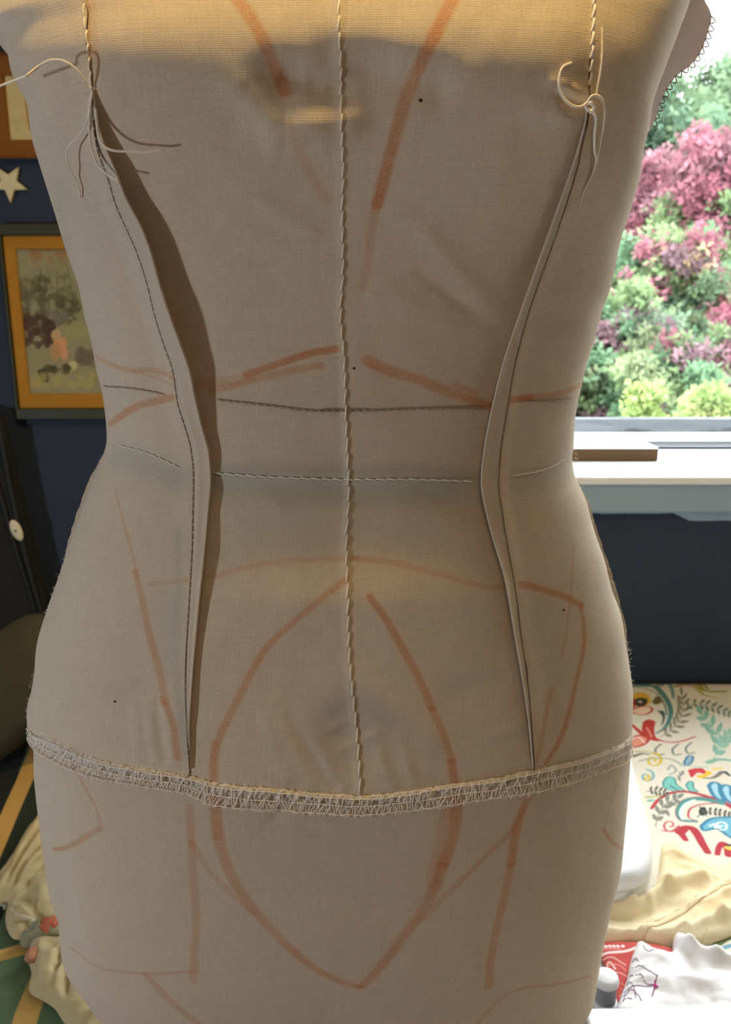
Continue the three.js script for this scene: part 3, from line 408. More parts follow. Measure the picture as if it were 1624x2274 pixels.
// ---------------------------------------------------------------- daybed under the window, in a scrolling floral print
const FX0 = 0.2, FX1 = 1.3, FZ0 = WZ + 0.012, FZ1 = -0.65;      // the drawn part of the print, in plan
function floralTexture() {
  const S = 2048, sx = S / (FX1 - FX0), sz = S / (FZ1 - FZ0);
  return canvasTexture(canvas(S, S, (c) => {
    c.fillStyle = '#d6d1c3'; c.fillRect(0, 0, S, S);
    const at = ([x, y]) => { const p = atY(x, y, BED); return [(p.x - FX0) * sx, (p.z - FZ0) * sz]; };
    const path = (pts, step = 3) => dense(pts, step).map(at);
    c.lineCap = c.lineJoin = 'round';
    const stroke = (pts, col, w, w2 = w) => { const l = path(pts), n = l.length; for (let i = 1; i < n; i++) { const k = i / n; c.strokeStyle = col; c.lineWidth = Math.max(1, lerp(w, w2, k) * 2.2); c.beginPath(); c.moveTo(...l[i - 1]); c.lineTo(...l[i]); c.stroke(); } };
    const fill = (pts, col, edge, ew = 2) => { const l = path([...pts, pts[0]]); c.beginPath(); l.forEach((p, i) => (i ? c.lineTo(...p) : c.moveTo(...p))); c.closePath(); c.fillStyle = col; c.fill(); if (edge) { c.strokeStyle = edge; c.lineWidth = ew * 2.2; c.stroke(); } };
    const leaf = (x, y, a, l, w, col) => { const dx = Math.cos(a), dy = Math.sin(a), nx = -dy, ny = dx; fill([[x, y], [x + dx * l * 0.45 + nx * w, y + dy * l * 0.45 + ny * w], [x + dx * l, y + dy * l], [x + dx * l * 0.45 - nx * w, y + dy * l * 0.45 - ny * w]], col); };
    const fern = (pts, col, n, l, w, spread = 0.8) => { const d = dense(pts, 2); stroke(pts, col, 1.2); for (let i = 1; i <= n; i++) { const k = Math.floor(d.length * i / (n + 0.6)), p = d[k], q = d[Math.max(0, k - 2)], a = Math.atan2(p[1] - q[1], p[0] - q[0]), f = 0.6 + 0.6 * Math.sin(Math.PI * i / (n + 1)); leaf(p[0], p[1], a - spread, l * f, w, col); leaf(p[0], p[1], a + spread, l * f, w, col); } leaf(...d[d.length - 1], Math.atan2(pts[pts.length - 1][1] - pts[pts.length - 2][1], pts[pts.length - 1][0] - pts[pts.length - 2][0]), l, w, col); };
    const spiral = (x, y, r, col, w, turns = 1.4, a0 = 0, sgn = 1) => { const p = []; for (let i = 0; i <= 24; i++) { const t = i / 24, a = a0 + sgn * t * turns * 2 * Math.PI; p.push([x + r * (1 - 0.85 * t) * Math.cos(a), y + r * 0.85 * (1 - 0.85 * t) * Math.sin(a)]); } stroke(p, col, w, w * 0.7); };
    const Q = (x, y) => [1280 + x / 4.72, 1440 + y / 4.72];   // measured on an enlargement
    const qs = (...p) => p.map((a) => Q(...a));
    const teal = '#4d7f80', tealL = '#74bdb3', grey_ = '#77786c', red = '#b3362c', olive = '#7d7a3a', yellow = '#e3c14e', blue = '#4c8fae', dark = '#2e3634', crimson = '#a8323f';
    stroke(qs([560, 380], [700, 390], [820, 400], [900, 470], [980, 600], [990, 700], [930, 830], [840, 890]), teal, 15, 3); stroke(qs([870, 390], [980, 330], [1100, 300], [1260, 290]), '#7e8f88', 12, 3); stroke(qs([930, 320], [1000, 420], [1020, 520]), '#6b8f8c', 9, 4); stroke(qs([580, 400], [720, 420], [850, 480], [930, 600], [950, 700]), '#2f5c62', 2);
    fill(qs([560, 500], [620, 470], [720, 470], [780, 530], [760, 590], [600, 580]), '#d8ac3a'); fill(qs([600, 540], [680, 515], [750, 540], [720, 600], [620, 600]), '#42382c'); fill(qs([640, 560], [680, 545], [690, 575]), '#b9b3a0'); stroke(qs([580, 520], [600, 600], [560, 640]), red, 8, 4); fill(qs([560, 660], [640, 620], [760, 610], [800, 640], [740, 690], [640, 690]), '#e8c9b4', red, 3.4);
    fill(qs([790, 560], [850, 500], [910, 550], [830, 590]), '#6c6434'); fill(qs([850, 650], [920, 660], [930, 740], [890, 820], [905, 720]), '#3e5a58');
    fill(qs([700, 770], [760, 745], [830, 770], [820, 830], [830, 920], [880, 970], [740, 940], [690, 860]), red); stroke(qs([560, 780], [640, 850], [720, 920]), red, 4, 9); stroke(qs([850, 950], [950, 980], [1090, 975], [1190, 945], [1250, 925]), red, 4, 3); fill(qs([560, 960], [660, 910], [760, 950], [700, 1010], [570, 1030]), '#d98f7c', red, 4); stroke(qs([570, 960], [650, 930], [720, 990]), '#efe2d4', 2); stroke(qs([740, 830], [770, 880], [790, 930]), '#d88a7c', 3);
    fern(qs([880, 930], [1000, 850], [1090, 740], [1125, 620], [1110, 500]), '#827d6c', 8, 22, 3.4); fern(qs([1130, 660], [1220, 590], [1340, 590], [1450, 620], [1624, 690]), '#66776a', 8, 15, 3);
    for (const [x, y] of [[830, 1000], [1010, 1000], [1150, 985]]) stroke(qs([x + 60, y], [x, y + 60], [x + 20, y + 110], [x + 90, y + 105]), '#6c7a72', 2.6, 3.4);
    stroke(qs([1290, 330], [1310, 420], [1400, 450], [1560, 450]), '#9b8c3c', 9, 8); spiral(...Q(1440, 330), 26, '#8f8647', 5, 0.9, 2); stroke(qs([1240, 380], [1330, 480], [1480, 520]), '#b3aa68', 8, 4); stroke(qs([1040, 400], [1140, 380], [1240, 400]), '#b08a5a', 9, 5);
    fern(qs([1420, 1190], [1490, 1050], [1470, 900], [1330, 700]), '#7fae9c', 5, 26, 6, 0.7); fern(qs([1500, 1080], [1560, 960], [1624, 900]), '#8cb8a8', 4, 20, 5); stroke(qs([1390, 1190], [1480, 1160], [1624, 1170]), '#7fae9c', 10, 7);
    stroke(qs([600, 1130], [700, 1100], [760, 1110]), '#59604a', 6, 3); spiral(...Q(810, 1170), 20, '#c9b13e', 4.6, 1.5, 4.5); stroke(qs([620, 1080], [740, 1080], [850, 1120]), '#b5b187', 6, 3); stroke(qs([660, 1180], [800, 1150], [1000, 1160], [1130, 1230]), '#8c9b92', 3); fill(qs([1130, 1190], [1180, 1120], [1225, 1130], [1210, 1190], [1150, 1225]), '#86a9bd', '#3f6f94', 2.6);
    spiral(...Q(740, 1340), 18, '#79a6b0', 4, 1.3, 4.7); spiral(...Q(740, 1360), 9, '#c7ad3f', 3.4, 1.2, 4.7); stroke(qs([960, 1270], [1000, 1220], [1050, 1280], [980, 1320]), '#9aa59c', 3); fern(qs([1090, 1400], [1080, 1340], [1115, 1300]), '#6c746c', 4, 7, 1.6);
    fill(qs([1170, 1270], [1260, 1250], [1340, 1260], [1360, 1310], [1270, 1300], [1210, 1350]), '#c23a44'); fill(qs([1360, 1270], [1430, 1300], [1390, 1330], [1300, 1360], [1260, 1330], [1350, 1310]), '#e5b63c'); stroke(qs([1340, 1355], [1440, 1350], [1530, 1290]), '#77746c', 4, 7); stroke(qs([1440, 1260], [1530, 1250]), '#ddc05c', 5); stroke(qs([1560, 1290], [1610, 1330]), dark, 6, 3); stroke(qs([1380, 1240], [1200, 1230], [1080, 1220]), '#a6c4b4', 4, 2);
    fill(qs([910, 1400], [960, 1345], [1030, 1360], [1050, 1420], [1150, 1500], [1000, 1490], [920, 1450]), tealL, '#3d7f7c', 2); fill(qs([1150, 1430], [1190, 1390], [1225, 1400], [1230, 1460], [1280, 1500], [1190, 1490]), tealL, '#3d7f7c', 2); stroke(qs([990, 1440], [1080, 1490], [1180, 1505]), '#3f5a62', 3, 1);
    stroke(qs([790, 1680], [860, 1590], [980, 1520], [1120, 1500], [1260, 1520], [1400, 1560], [1520, 1600], [1680, 1690]), crimson, 4, 9); fern(qs([740, 1500], [800, 1490], [930, 1510]), dark, 4, 12, 2.6, 1.0); stroke(qs([740, 1560], [860, 1550], [900, 1540]), '#a8aa6c', 6, 2); stroke(qs([760, 1600], [800, 1590]), '#6fae9c', 6);
    for (const [x, y] of [[1390, 1440], [1510, 1470]]) { fill(qs([x, y], [x + 40, y - 40], [x + 110, y - 20], [x + 120, y + 60], [x + 160, y + 160], [x + 60, y + 110]), '#9cc9d8', '#3f7fa0', 5); }
    stroke(qs([1590, 1640], [1400, 1570], [1240, 1560], [1100, 1610], [1050, 1720], [1090, 1800], [1260, 1820]), '#8c5a64', 3); stroke(qs([1520, 1620], [1330, 1580], [1160, 1600], [1080, 1700], [1110, 1790], [1260, 1815]), '#4d8f8e', 11, 5); stroke(qs([1240, 1590], [1140, 1640], [1095, 1730], [1120, 1790]), '#dfeee4', 4); stroke(qs([1480, 1620], [1290, 1640], [1190, 1690], [1180, 1770], [1270, 1810]), crimson, 3, 2);
    fern(qs([830, 1870], [860, 1760], [930, 1640], [1050, 1570]), '#7b8078', 5, 20, 5, 0.8); leaf(...Q(940, 1690), 1.1, 18, 4, '#7b8078'); spiral(...Q(985, 1855), 19, '#b0505a', 3, 1.3, 0.2); stroke(qs([900, 1910], [1000, 1915], [1080, 1860]), '#b0505a', 2.6);
    fern(qs([1270, 1770], [1340, 1710], [1450, 1710], [1624, 1740]), dark, 7, 9, 3, 1.1); fern(qs([1370, 1760], [1320, 1690]), dark, 3, 9, 3, 1.0);
    fill(qs([1310, 1860], [1400, 1790], [1540, 1770], [1700, 1790], [1700, 2010], [1600, 1970], [1480, 1890], [1330, 1905]), '#67a9c4', '#3a7c9c', 4); spiral(...Q(1530, 1870), 15, '#d9eef2', 3.2, 1.4, 3); stroke(qs([1400, 1860], [1460, 1840], [1490, 1880]), '#d9eef2', 3);
    stroke(qs([1090, 1930], [1150, 1880], [1220, 1890], [1270, 1950], [1320, 2040], [1380, 2140]), crimson, 12, 8); stroke(qs([1100, 1940], [1150, 2010]), crimson, 9, 6); stroke(qs([1480, 2160], [1500, 2080], [1540, 2040], [1590, 2110], [1600, 2170]), crimson, 6, 9); stroke(qs([1590, 2090], [1660, 2110]), yellow, 8); stroke(qs([1590, 2060], [1690, 2070]), dark, 5);
    // nearer the front, mostly under the heaped cloth: another turn of the same scrolls
    stroke([[1560, 2160], [1580, 2110], [1624, 2080], [1680, 2070]], '#5d6b3c', 6, 8); stroke([[1590, 2140], [1600, 2110], [1640, 2095]], '#6f9fb4', 5); spiral(1660, 2120, 24, blue, 5); stroke([[1400, 2180], [1480, 2150], [1560, 2190], [1640, 2180]], teal, 8, 4); spiral(1500, 2060, 30, crimson, 5); fern([[1650, 1950], [1720, 1900], [1790, 1880]], teal, 6, 20, 4); spiral(1720, 1760, 40, olive, 7); stroke([[1640, 1640], [1720, 1600], [1800, 1640], [1860, 1720]], crimson, 8, 4); fern([[1680, 1560], [1760, 1540], [1850, 1560]], grey_, 7, 18, 3); fill([[1740, 1830], [1790, 1800], [1830, 1830], [1800, 1880], [1750, 1870]], tealL, teal, 2);
    fern([[1300, 1560], [1220, 1600], [1150, 1680]], grey_, 7, 20, 3.4); stroke([[1330, 1640], [1240, 1720], [1180, 1800]], teal, 10, 3); spiral(1230, 1800, 30, crimson, 5);
    const r = rng(9); for (let i = 0; i < 9000; i++) { c.fillStyle = `rgba(${90 + 120 * r()},${90 + 110 * r()},${80 + 90 * r()},0.05)`; c.fillRect(r() * S, r() * S, 1 + 3 * r(), 1 + 3 * r()); }
  }), THREE.MirroredRepeatWrapping);
}
{
  const bed = thing('daybed', 'low daybed with a scrolling floral print cover under the window', 'daybed', [0.15, 0, (WZ + FZ1) / 2]);
  const tex = floralTexture(), cover = std({ map: tex, roughness: 0.92, bumpMap: rep(weave, 20, 16), bumpScale: 0.00015 });
  const z0 = FZ0, z1 = FZ1, x0 = -1.3, x1 = 1.6, off = (g) => g.translate(-0.15, 0, -(WZ + FZ1) / 2);
  const uv = (u, v, p) => [(p.x - FX0) / (FX1 - FX0), 1 - (p.z - FZ0) / (FZ1 - FZ0)];
  const top = grid(116, 36, (u, v) => { const x = lerp(x0, x1, u), z = lerp(z1, z0, v), e = Math.min(1, Math.min(u, 1 - u) * 60, v * 26, (1 - v) * 60); return V(x, BED - 0.012 + 0.012 * Math.sqrt(clamp(e, 0, 1)) + 0.002 * (fbm(x * 7, z * 7, 4) - 0.5) * e, z); }, uv);
  const side = grid(60, 10, (u, v) => V(lerp(x0, x1, u), lerp(0.17, BED - 0.012, v), z1 + 0.012 * Math.sin(v * Math.PI)), (u, v, p) => [(p.x - FX0) / (FX1 - FX0), v * 0.45]);
  const end = (x, s) => grid(20, 10, (u, v) => V(x + s * 0.012 * Math.sin(v * Math.PI), lerp(0.17, BED - 0.012, v), s > 0 ? lerp(z1, z0, u) : lerp(z0, z1, u)), (u, v) => [u * 0.7, v * 0.45]);
  const under = new THREE.PlaneGeometry(x1 - x0, z1 - z0).rotateX(Math.PI / 2).translate((x0 + x1) / 2, 0.17, (z0 + z1) / 2);
  mesh('cover', [top, side, end(x0, -1), end(x1, 1), under].map(off), cover, bed);
  const wood = std({ color: css(70, 48, 32), roughness: 0.5 });
  mesh('bed_frame', off(box(x0 + 0.02, x1 - 0.02, 0.1, 0.169, z0 + 0.01, z1 - 0.02, 0.006)), wood, bed);
  for (const [i, [x, z]] of [[x0 + 0.06, z0 + 0.05], [x1 - 0.06, z0 + 0.05], [x0 + 0.06, z1 - 0.06], [x1 - 0.06, z1 - 0.06]].entries()) mesh(i ? 'leg_00' + i : 'leg', off(box(x - 0.03, x + 0.03, 0, 0.1, z - 0.03, z + 0.03, 0.004)), wood, bed);
}

// ---------------------------------------------------------------- cloth lying about: an outline in plan, its own folds and thickness
function clothPatch(outline, y, { cell = 0.004, th = 0.004, edge = 0.008, folds = [], crumple = 0, crumpleSize = 0.05, seed = 1, uvScale = 1, plan = false, rag = 0 } = {}) {
  const P = plan ? outline : dense([...outline, outline[0]], 8).map(([a, b]) => { const p = atY(a, b, y); return [p.x, p.z]; });
  const xs = P.map((p) => p[0]), zs = P.map((p) => p[1]), x0 = Math.min(...xs) - cell, z0 = Math.min(...zs) - cell, nx = Math.ceil((Math.max(...xs) - x0) / cell) + 1, nz = Math.ceil((Math.max(...zs) - z0) / cell) + 1;
  const near = (x, z) => { let b = 9, bx = x, bz = z, inside = false; for (let i = 0, j = P.length - 1; i < P.length; j = i++) { const [ax, az] = P[j], [cx, cz] = P[i], vx = cx - ax, vz = cz - az, L = vx * vx + vz * vz || 1e-12, t = clamp(((x - ax) * vx + (z - az) * vz) / L, 0, 1), px = ax + vx * t, pz = az + vz * t, d = Math.hypot(x - px, z - pz); if (d < b) { b = d; bx = px; bz = pz; } if ((cz > z) !== (az > z) && x < (ax - cx) * (z - cz) / (az - cz) + cx) inside = !inside; } return [inside ? b : -b, bx, bz]; };
  const F = folds.map(([w, h, ...pts]) => [w, h, pts.map(([a, b]) => { const p = atY(a, b, y + 0.01); return [p.x, p.z]; })]);
  const pos = [], uv = [], idx = [], sd = new Float32Array((nx + 1) * (nz + 1));
  for (let j = 0, k = 0; j <= nz; j++) for (let i = 0; i <= nx; i++, k++) {
    let x = x0 + i * cell, z = z0 + j * cell; const [d, bx, bz] = near(x, z); sd[k] = d;
    if (d < 0) { x = bx; z = bz; }
    const e = d <= 0 ? 0 : 1 - Math.exp(-d / edge); let h = th * Math.sqrt(e);
    if (d > 0) {
      for (const [w, a, pts] of F) for (let s = 1; s < pts.length; s++) { const [r, t] = seg(x, z, ...pts[s - 1], ...pts[s]); if (r < w * 2.5) { const m = a * Math.exp(-r * r / (w * w)) * (pts.length > 2 ? 1 : 0.3 + 0.7 * Math.sin(Math.PI * clamp(t, 0.1, 0.9))); h += m * e / (pts.length > 2 ? 1.15 : 1); } }
      const n = fbm(x / crumpleSize, z / crumpleSize * 1.3, seed, 4); h += crumple * e * (1 - Math.abs(2 * n - 1) * 1.6);
    }
    pos.push(x, y + 0.0006 + Math.max(0, h), z); uv.push(x * uvScale, -z * uvScale);
  }
  const w = nx + 1; for (let j = 0; j < nz; j++) for (let i = 0; i < nx; i++) { const a = j * w + i; if (Math.max(sd[a], sd[a + 1], sd[a + w], sd[a + w + 1]) > 0) idx.push(a, a + w, a + 1, a + 1, a + w, a + w + 1); }
  const g = new THREE.BufferGeometry(); g.setAttribute('position', new THREE.BufferAttribute(new Float32Array(pos), 3)); g.setAttribute('uv', new THREE.BufferAttribute(new Float32Array(uv), 2)); g.setIndex(idx); g.computeVertexNormals(); return g;
}
function clothThing(name, label, category, geo, mat, partName) { geo.computeBoundingBox(); const c = geo.boundingBox.getCenter(V()), y = geo.boundingBox.min.y, o = thing(name, label, category, [c.x, y, c.z]); o.userData.off = [c.x, y, c.z]; mesh(partName, geo.translate(-c.x, -y, -c.z), mat, o); return o; }
const into = (o, g) => g.translate(...o.userData.off.map((v) => -v));
const cloth = (r, g, b, o = {}) => std({ color: css(r, g, b), roughness: 0.95, bumpMap: rep(weave, 24, 24), bumpScale: 0.00016, side: THREE.DoubleSide, ...o });

// right: white padded cushion end, cream garment, red bandana, white stitched cloth, a small grey pot
{
  const y = BED + 0.052, pts = dense([[1285, 1650], [1394, 1640], [1408, 1690], [1436, 1790], [1450, 1862], [1446, 1905], [1425, 1934], [1380, 1944], [1290, 1940], [1270, 1800], [1285, 1650]], 10).map(([a, b]) => atY(a, b, y));
  const s = new THREE.Shape(pts.map((p) => new THREE.Vector2(p.x, -p.z))), g = new THREE.ExtrudeGeometry(s, { depth: 0.022, bevelEnabled: true, bevelThickness: 0.014, bevelSize: 0.012, bevelOffset: -0.012, bevelSegments: 6 });
  g.rotateX(-Math.PI / 2).translate(0, BED + 0.0155, 0);
  const o = clothThing('cushion_pad', 'plump white pad with a rounded end beside the form on the floral cover', 'cushion', g, cloth(236, 238, 238), 'pad_body');
  mesh('piping', into(o, tube(pts.slice(0, -1).map((p) => V(p.x, BED + 0.03, p.z)), 0.0016, 120, 6)), cloth(226, 224, 214), o);
}
{
  const g = clothPatch([[1325, 2016], [1405, 2010], [1456, 1965], [1472, 1882], [1492, 1876], [1540, 1905], [1595, 1926], [1660, 1912], [1690, 1990], [1650, 2062], [1600, 2090], [1560, 2100], [1480, 2106], [1420, 2096], [1325, 2096], [1300, 2050]], BED, {
    cell: 0.003, th: 0.007, edge: 0.006, crumple: 0.0045, crumpleSize: 0.05, seed: 12, folds: [
      [0.009, 0.014, [1320, 2022], [1405, 2018], [1480, 1972], [1560, 1950]], [0.008, 0.006, [1450, 1885], [1500, 1898], [1580, 1932]], [0.006, 0.006, [1446, 1900], [1462, 1960]], [0.006, 0.007, [1478, 1895], [1468, 1960]], [0.005, 0.006, [1500, 1915], [1590, 1950]],
      [0.007, 0.011, [1430, 2082], [1520, 2070], [1600, 2036], [1660, 2016]], [0.006, 0.006, [1520, 2090], [1600, 2068]], [0.012, -0.006, [1330, 2030], [1430, 2032], [1500, 2008]], [0.006, 0.007, [1340, 2068], [1400, 2074], [1440, 2066]], [0.006, 0.006, [1560, 2004], [1660, 1964]], [0.006, -0.005, [1540, 2046], [1640, 2002]], [0.004, 0.004, [1420, 2040], [1470, 2030]], [0.004, 0.004, [1440, 1990], [1450, 2020]],
      [0.0022, 0.0035, [1392, 2098], [1450, 2056], [1530, 2010], [1640, 1942]]] });
  const pick = g.attributes.position.array.slice(), yAt = (x, z) => { let b = 9, h = BED; for (let i = 0; i < pick.length; i += 3) { const d = (pick[i] - x) ** 2 + (pick[i + 2] - z) ** 2; if (d < b) { b = d; h = pick[i + 1]; } } return h; };
  const o = clothThing('cream_garment', 'crumpled cream cotton garment heaped on the floral cover', 'garment', g, cloth(230, 214, 176), 'garment_cloth');
  const on = (pts, lift) => dense(pts, 6).map(([a, b]) => { const p = atY(a, b, BED + 0.012); return V(p.x, yAt(p.x, p.z) + lift, p.z); });
  mesh('flat_seam', into(o, tube(on([[1392, 2101], [1450, 2062], [1530, 2016], [1640, 1950]], 0.0008), 0.0009, 160, 5)), cloth(222, 200, 160), o).userData.label = 'tan flat felled seam';
  mesh('flat_seam_001', into(o, tube(on([[1386, 2090], [1444, 2048], [1524, 2004], [1560, 1982]], 0.0004), 0.0006, 120, 5)), cloth(230, 212, 174), o);
  mesh('hem_edge', into(o, tube(on([[1548, 2110], [1560, 2080], [1572, 2062]], 0.0006), 0.0006, 40, 5)), cloth(210, 190, 152), o);
}
{
  const tex = canvasTexture(canvas(1024, 1024, (c, w, h) => {
    c.fillStyle = '#b84a43'; c.fillRect(0, 0, w, h);
    const O = atY(1335, 2085, BED + 0.01), k = 1024 / 0.16, at = ([x, y]) => { const p = atY(x, y, BED + 0.01); return [(p.x - O.x) * k, (p.z - O.z) * k]; };
    const line = (pts, lw, col) => { c.strokeStyle = col; c.lineWidth = lw; c.lineCap = 'round'; c.beginPath(); dense(pts, 3).map(at).forEach((p, i) => (i ? c.lineTo(...p) : c.moveTo(...p))); c.stroke(); };
    line([[1335, 2113], [1370, 2113], [1398, 2109], [1420, 2100]], 20, '#f0d6d2'); line([[1335, 2104], [1380, 2106]], 6, '#e8b9b4');
    for (const x of [1346, 1355, 1364, 1373, 1384]) { const p = at([x, 2099]); c.fillStyle = '#f2dcd8'; c.beginPath(); c.arc(...p, 13, 0, 7); c.fill(); }
    line([[1340, 2122], [1362, 2124], [1378, 2134], [1390, 2142]], 9, '#e6b4ae'); line([[1342, 2128], [1356, 2134], [1364, 2144], [1367, 2150]], 12, '#ecc4be'); line([[1344, 2158], [1360, 2156], [1380, 2160], [1396, 2168]], 9, '#e0a49c'); line([[1352, 2140], [1372, 2140], [1390, 2154]], 7, '#dd9a92'); line([[1456, 2106], [1480, 2110], [1494, 2116]], 12, '#eec4c4');
    for (let i = 0; i < 30; i++) line([[1380 + 9 * (i % 6), 2180 + 12 * Math.floor(i / 6)], [1386 + 9 * (i % 6), 2184 + 12 * Math.floor(i / 6)]], 5, '#dd9a92');
  }), THREE.MirroredRepeatWrapping);
  const O = atY(1335, 2085, BED + 0.01), g = clothPatch([[1322, 2096], [1345, 2094], [1440, 2097], [1500, 2116], [1480, 2150], [1400, 2200], [1385, 2238], [1369, 2232], [1352, 2180], [1340, 2140]], BED + 0.003, { cell: 0.003, th: 0.004, crumple: 0.003, seed: 30 });
  const p = g.attributes.position, u = g.attributes.uv; for (let i = 0; i < p.count; i++) u.setXY(i, (p.getX(i) - O.x) / 0.16, 1 - (p.getZ(i) - O.z) / 0.16);
  clothThing('bandana', 'red bandana corner with white dots and curves under the white cloth', 'bandana', g, std({ map: tex, roughness: 0.95, side: THREE.DoubleSide, bumpMap: rep(weave, 3, 3), bumpScale: 0.00015 }), 'bandana_cloth');
}
{
  const g = clothPatch([[1416, 2096], [1440, 2112], [1490, 2126], [1497, 2084], [1508, 2082], [1540, 2100], [1590, 2126], [1700, 2140], [1760, 2320], [1500, 2330], [1366, 2270], [1378, 2220], [1392, 2180], [1400, 2140]], BED + 0.009, { cell: 0.0028, th: 0.012, edge: 0.006, crumple: 0.005, crumpleSize: 0.045, seed: 44, folds: [[0.008, 0.010, [1502, 2092], [1530, 2112], [1590, 2138], [1690, 2158]], [0.008, 0.006, [1440, 2130], [1500, 2150]], [0.006, 0.007, [1410, 2160], [1450, 2150]], [0.005, 0.006, [1398, 2190], [1440, 2180]], [0.004, 0.005, [1390, 2210], [1420, 2205]], [0.009, -0.006, [1530, 2140], [1550, 2180]], [0.012, 0.01, [1480, 2190], [1640, 2200]]] });
  const pick = g.attributes.position.array.slice(), yAt = (x, z) => { let b = 9, h = BED; for (let i = 0; i < pick.length; i += 3) { const d = (pick[i] - x) ** 2 + (pick[i + 2] - z) ** 2; if (d < b) { b = d; h = pick[i + 1]; } } return h; };
  const o = clothThing('white_cloth', 'white cotton cloth with purplish running threads over the red bandana', 'cloth', g, cloth(240, 238, 238), 'cloth_body');
  const on = (pts) => dense(pts, 4).map(([a, b]) => { const p = atY(a, b, BED + 0.02); return V(p.x, yAt(p.x, p.z) + 0.0004, p.z); }), mauve = std({ color: css(150, 122, 150) }), magenta = std({ color: css(196, 40, 140) });
  for (const pts of [[[1428, 2106], [1434, 2120], [1440, 2126], [1452, 2120]], [[1404, 2150], [1420, 2156], [1434, 2166], [1448, 2176], [1456, 2182]], [[1400, 2166], [1420, 2178], [1434, 2192], [1450, 2196]], [[1390, 2186], [1400, 2186], [1408, 2204], [1412, 2226]], [[1386, 2204], [1404, 2198], [1420, 2198], [1448, 2198]], [[1384, 2216], [1400, 2206], [1416, 2216], [1424, 2232]], [[1402, 2134], [1412, 2130], [1418, 2138]], [[1378, 2228], [1392, 2222], [1404, 2226]]]) mesh('running_thread', into(o, tube(on(pts), 0.00045, 40, 5)), mauve, o);
  mesh('magenta_thread', into(o, tube(on([[1459, 2181], [1454, 2198], [1448, 2222]]), 0.0006, 20, 5)), std({ color: css(120, 60, 96) }), o).userData.label = 'dark magenta tacking stitch';
  mesh('thread_knot', [[1448, 2196, 1456, 2200], [1454, 2190, 1455, 2204], [1453, 2196, 1461, 2203]].map(([a, b, c, d]) => into(o, tube(on([[a, b], [(a + c) / 2, (b + d) / 2 - 1], [c, d]]), 0.0009, 8, 5))), magenta, o).userData.label = 'bright magenta thread knot';
}
{
  const p = atY(1352, 2232, BED), o = thing('thread_spool', 'small grey thread spool with a white rim standing by the red bandana', 'spool', [p.x - 0.004, BED + 0.0025, p.z]);
  o.rotation.set(0.06, 0.3, 0.05);
  const lathe = (l) => new THREE.LatheGeometry(l.map((q) => new THREE.Vector2(...q)), 48);
  mesh('spool_body', lathe([[0, 0.004], [0.0085, 0.004], [0.0105, 0.006], [0.0105, 0.026], [0.0085, 0.028]]), std({ color: css(128, 130, 134), roughness: 0.7 }), o);
  mesh('rim', lathe([[0, 0.028], [0.0122, 0.0282], [0.0126, 0.03], [0.0118, 0.034], [0.0095, 0.0366], [0, 0.0372]]), std({ color: css(228, 230, 232), roughness: 0.4 }), o).userData.label = 'white rim';
  mesh('foot', lathe([[0, 0], [0.0122, 0], [0.0126, 0.002], [0.0112, 0.004], [0, 0.004]]), std({ color: css(228, 230, 232), roughness: 0.4 }), o).userData.label = 'white foot';
}
{ // white work table in the right foreground
  const y = atZ(1450, 2235, -0.58).y, o = thing('work_table', 'white work table whose far edge crosses the bottom right corner', 'table', [0.62, 0, -0.32]);
  mesh('table_top', box(-0.435, 0.4, y - 0.024, y, -0.26, 0.26, 0.004), std({ color: css(226, 228, 228), roughness: 0.45 }), o);
  for (const [i, [x, z]] of [[-0.4, -0.22], [0.36, -0.22], [-0.4, 0.22], [0.36, 0.22]].entries()) mesh(i ? 'leg_00' + i : 'leg', box(x - 0.016, x + 0.016, 0, y - 0.0245, z - 0.016, z + 0.016, 0.002), std({ color: css(200, 202, 204), metalness: 0.3, roughness: 0.4 }), o);
}

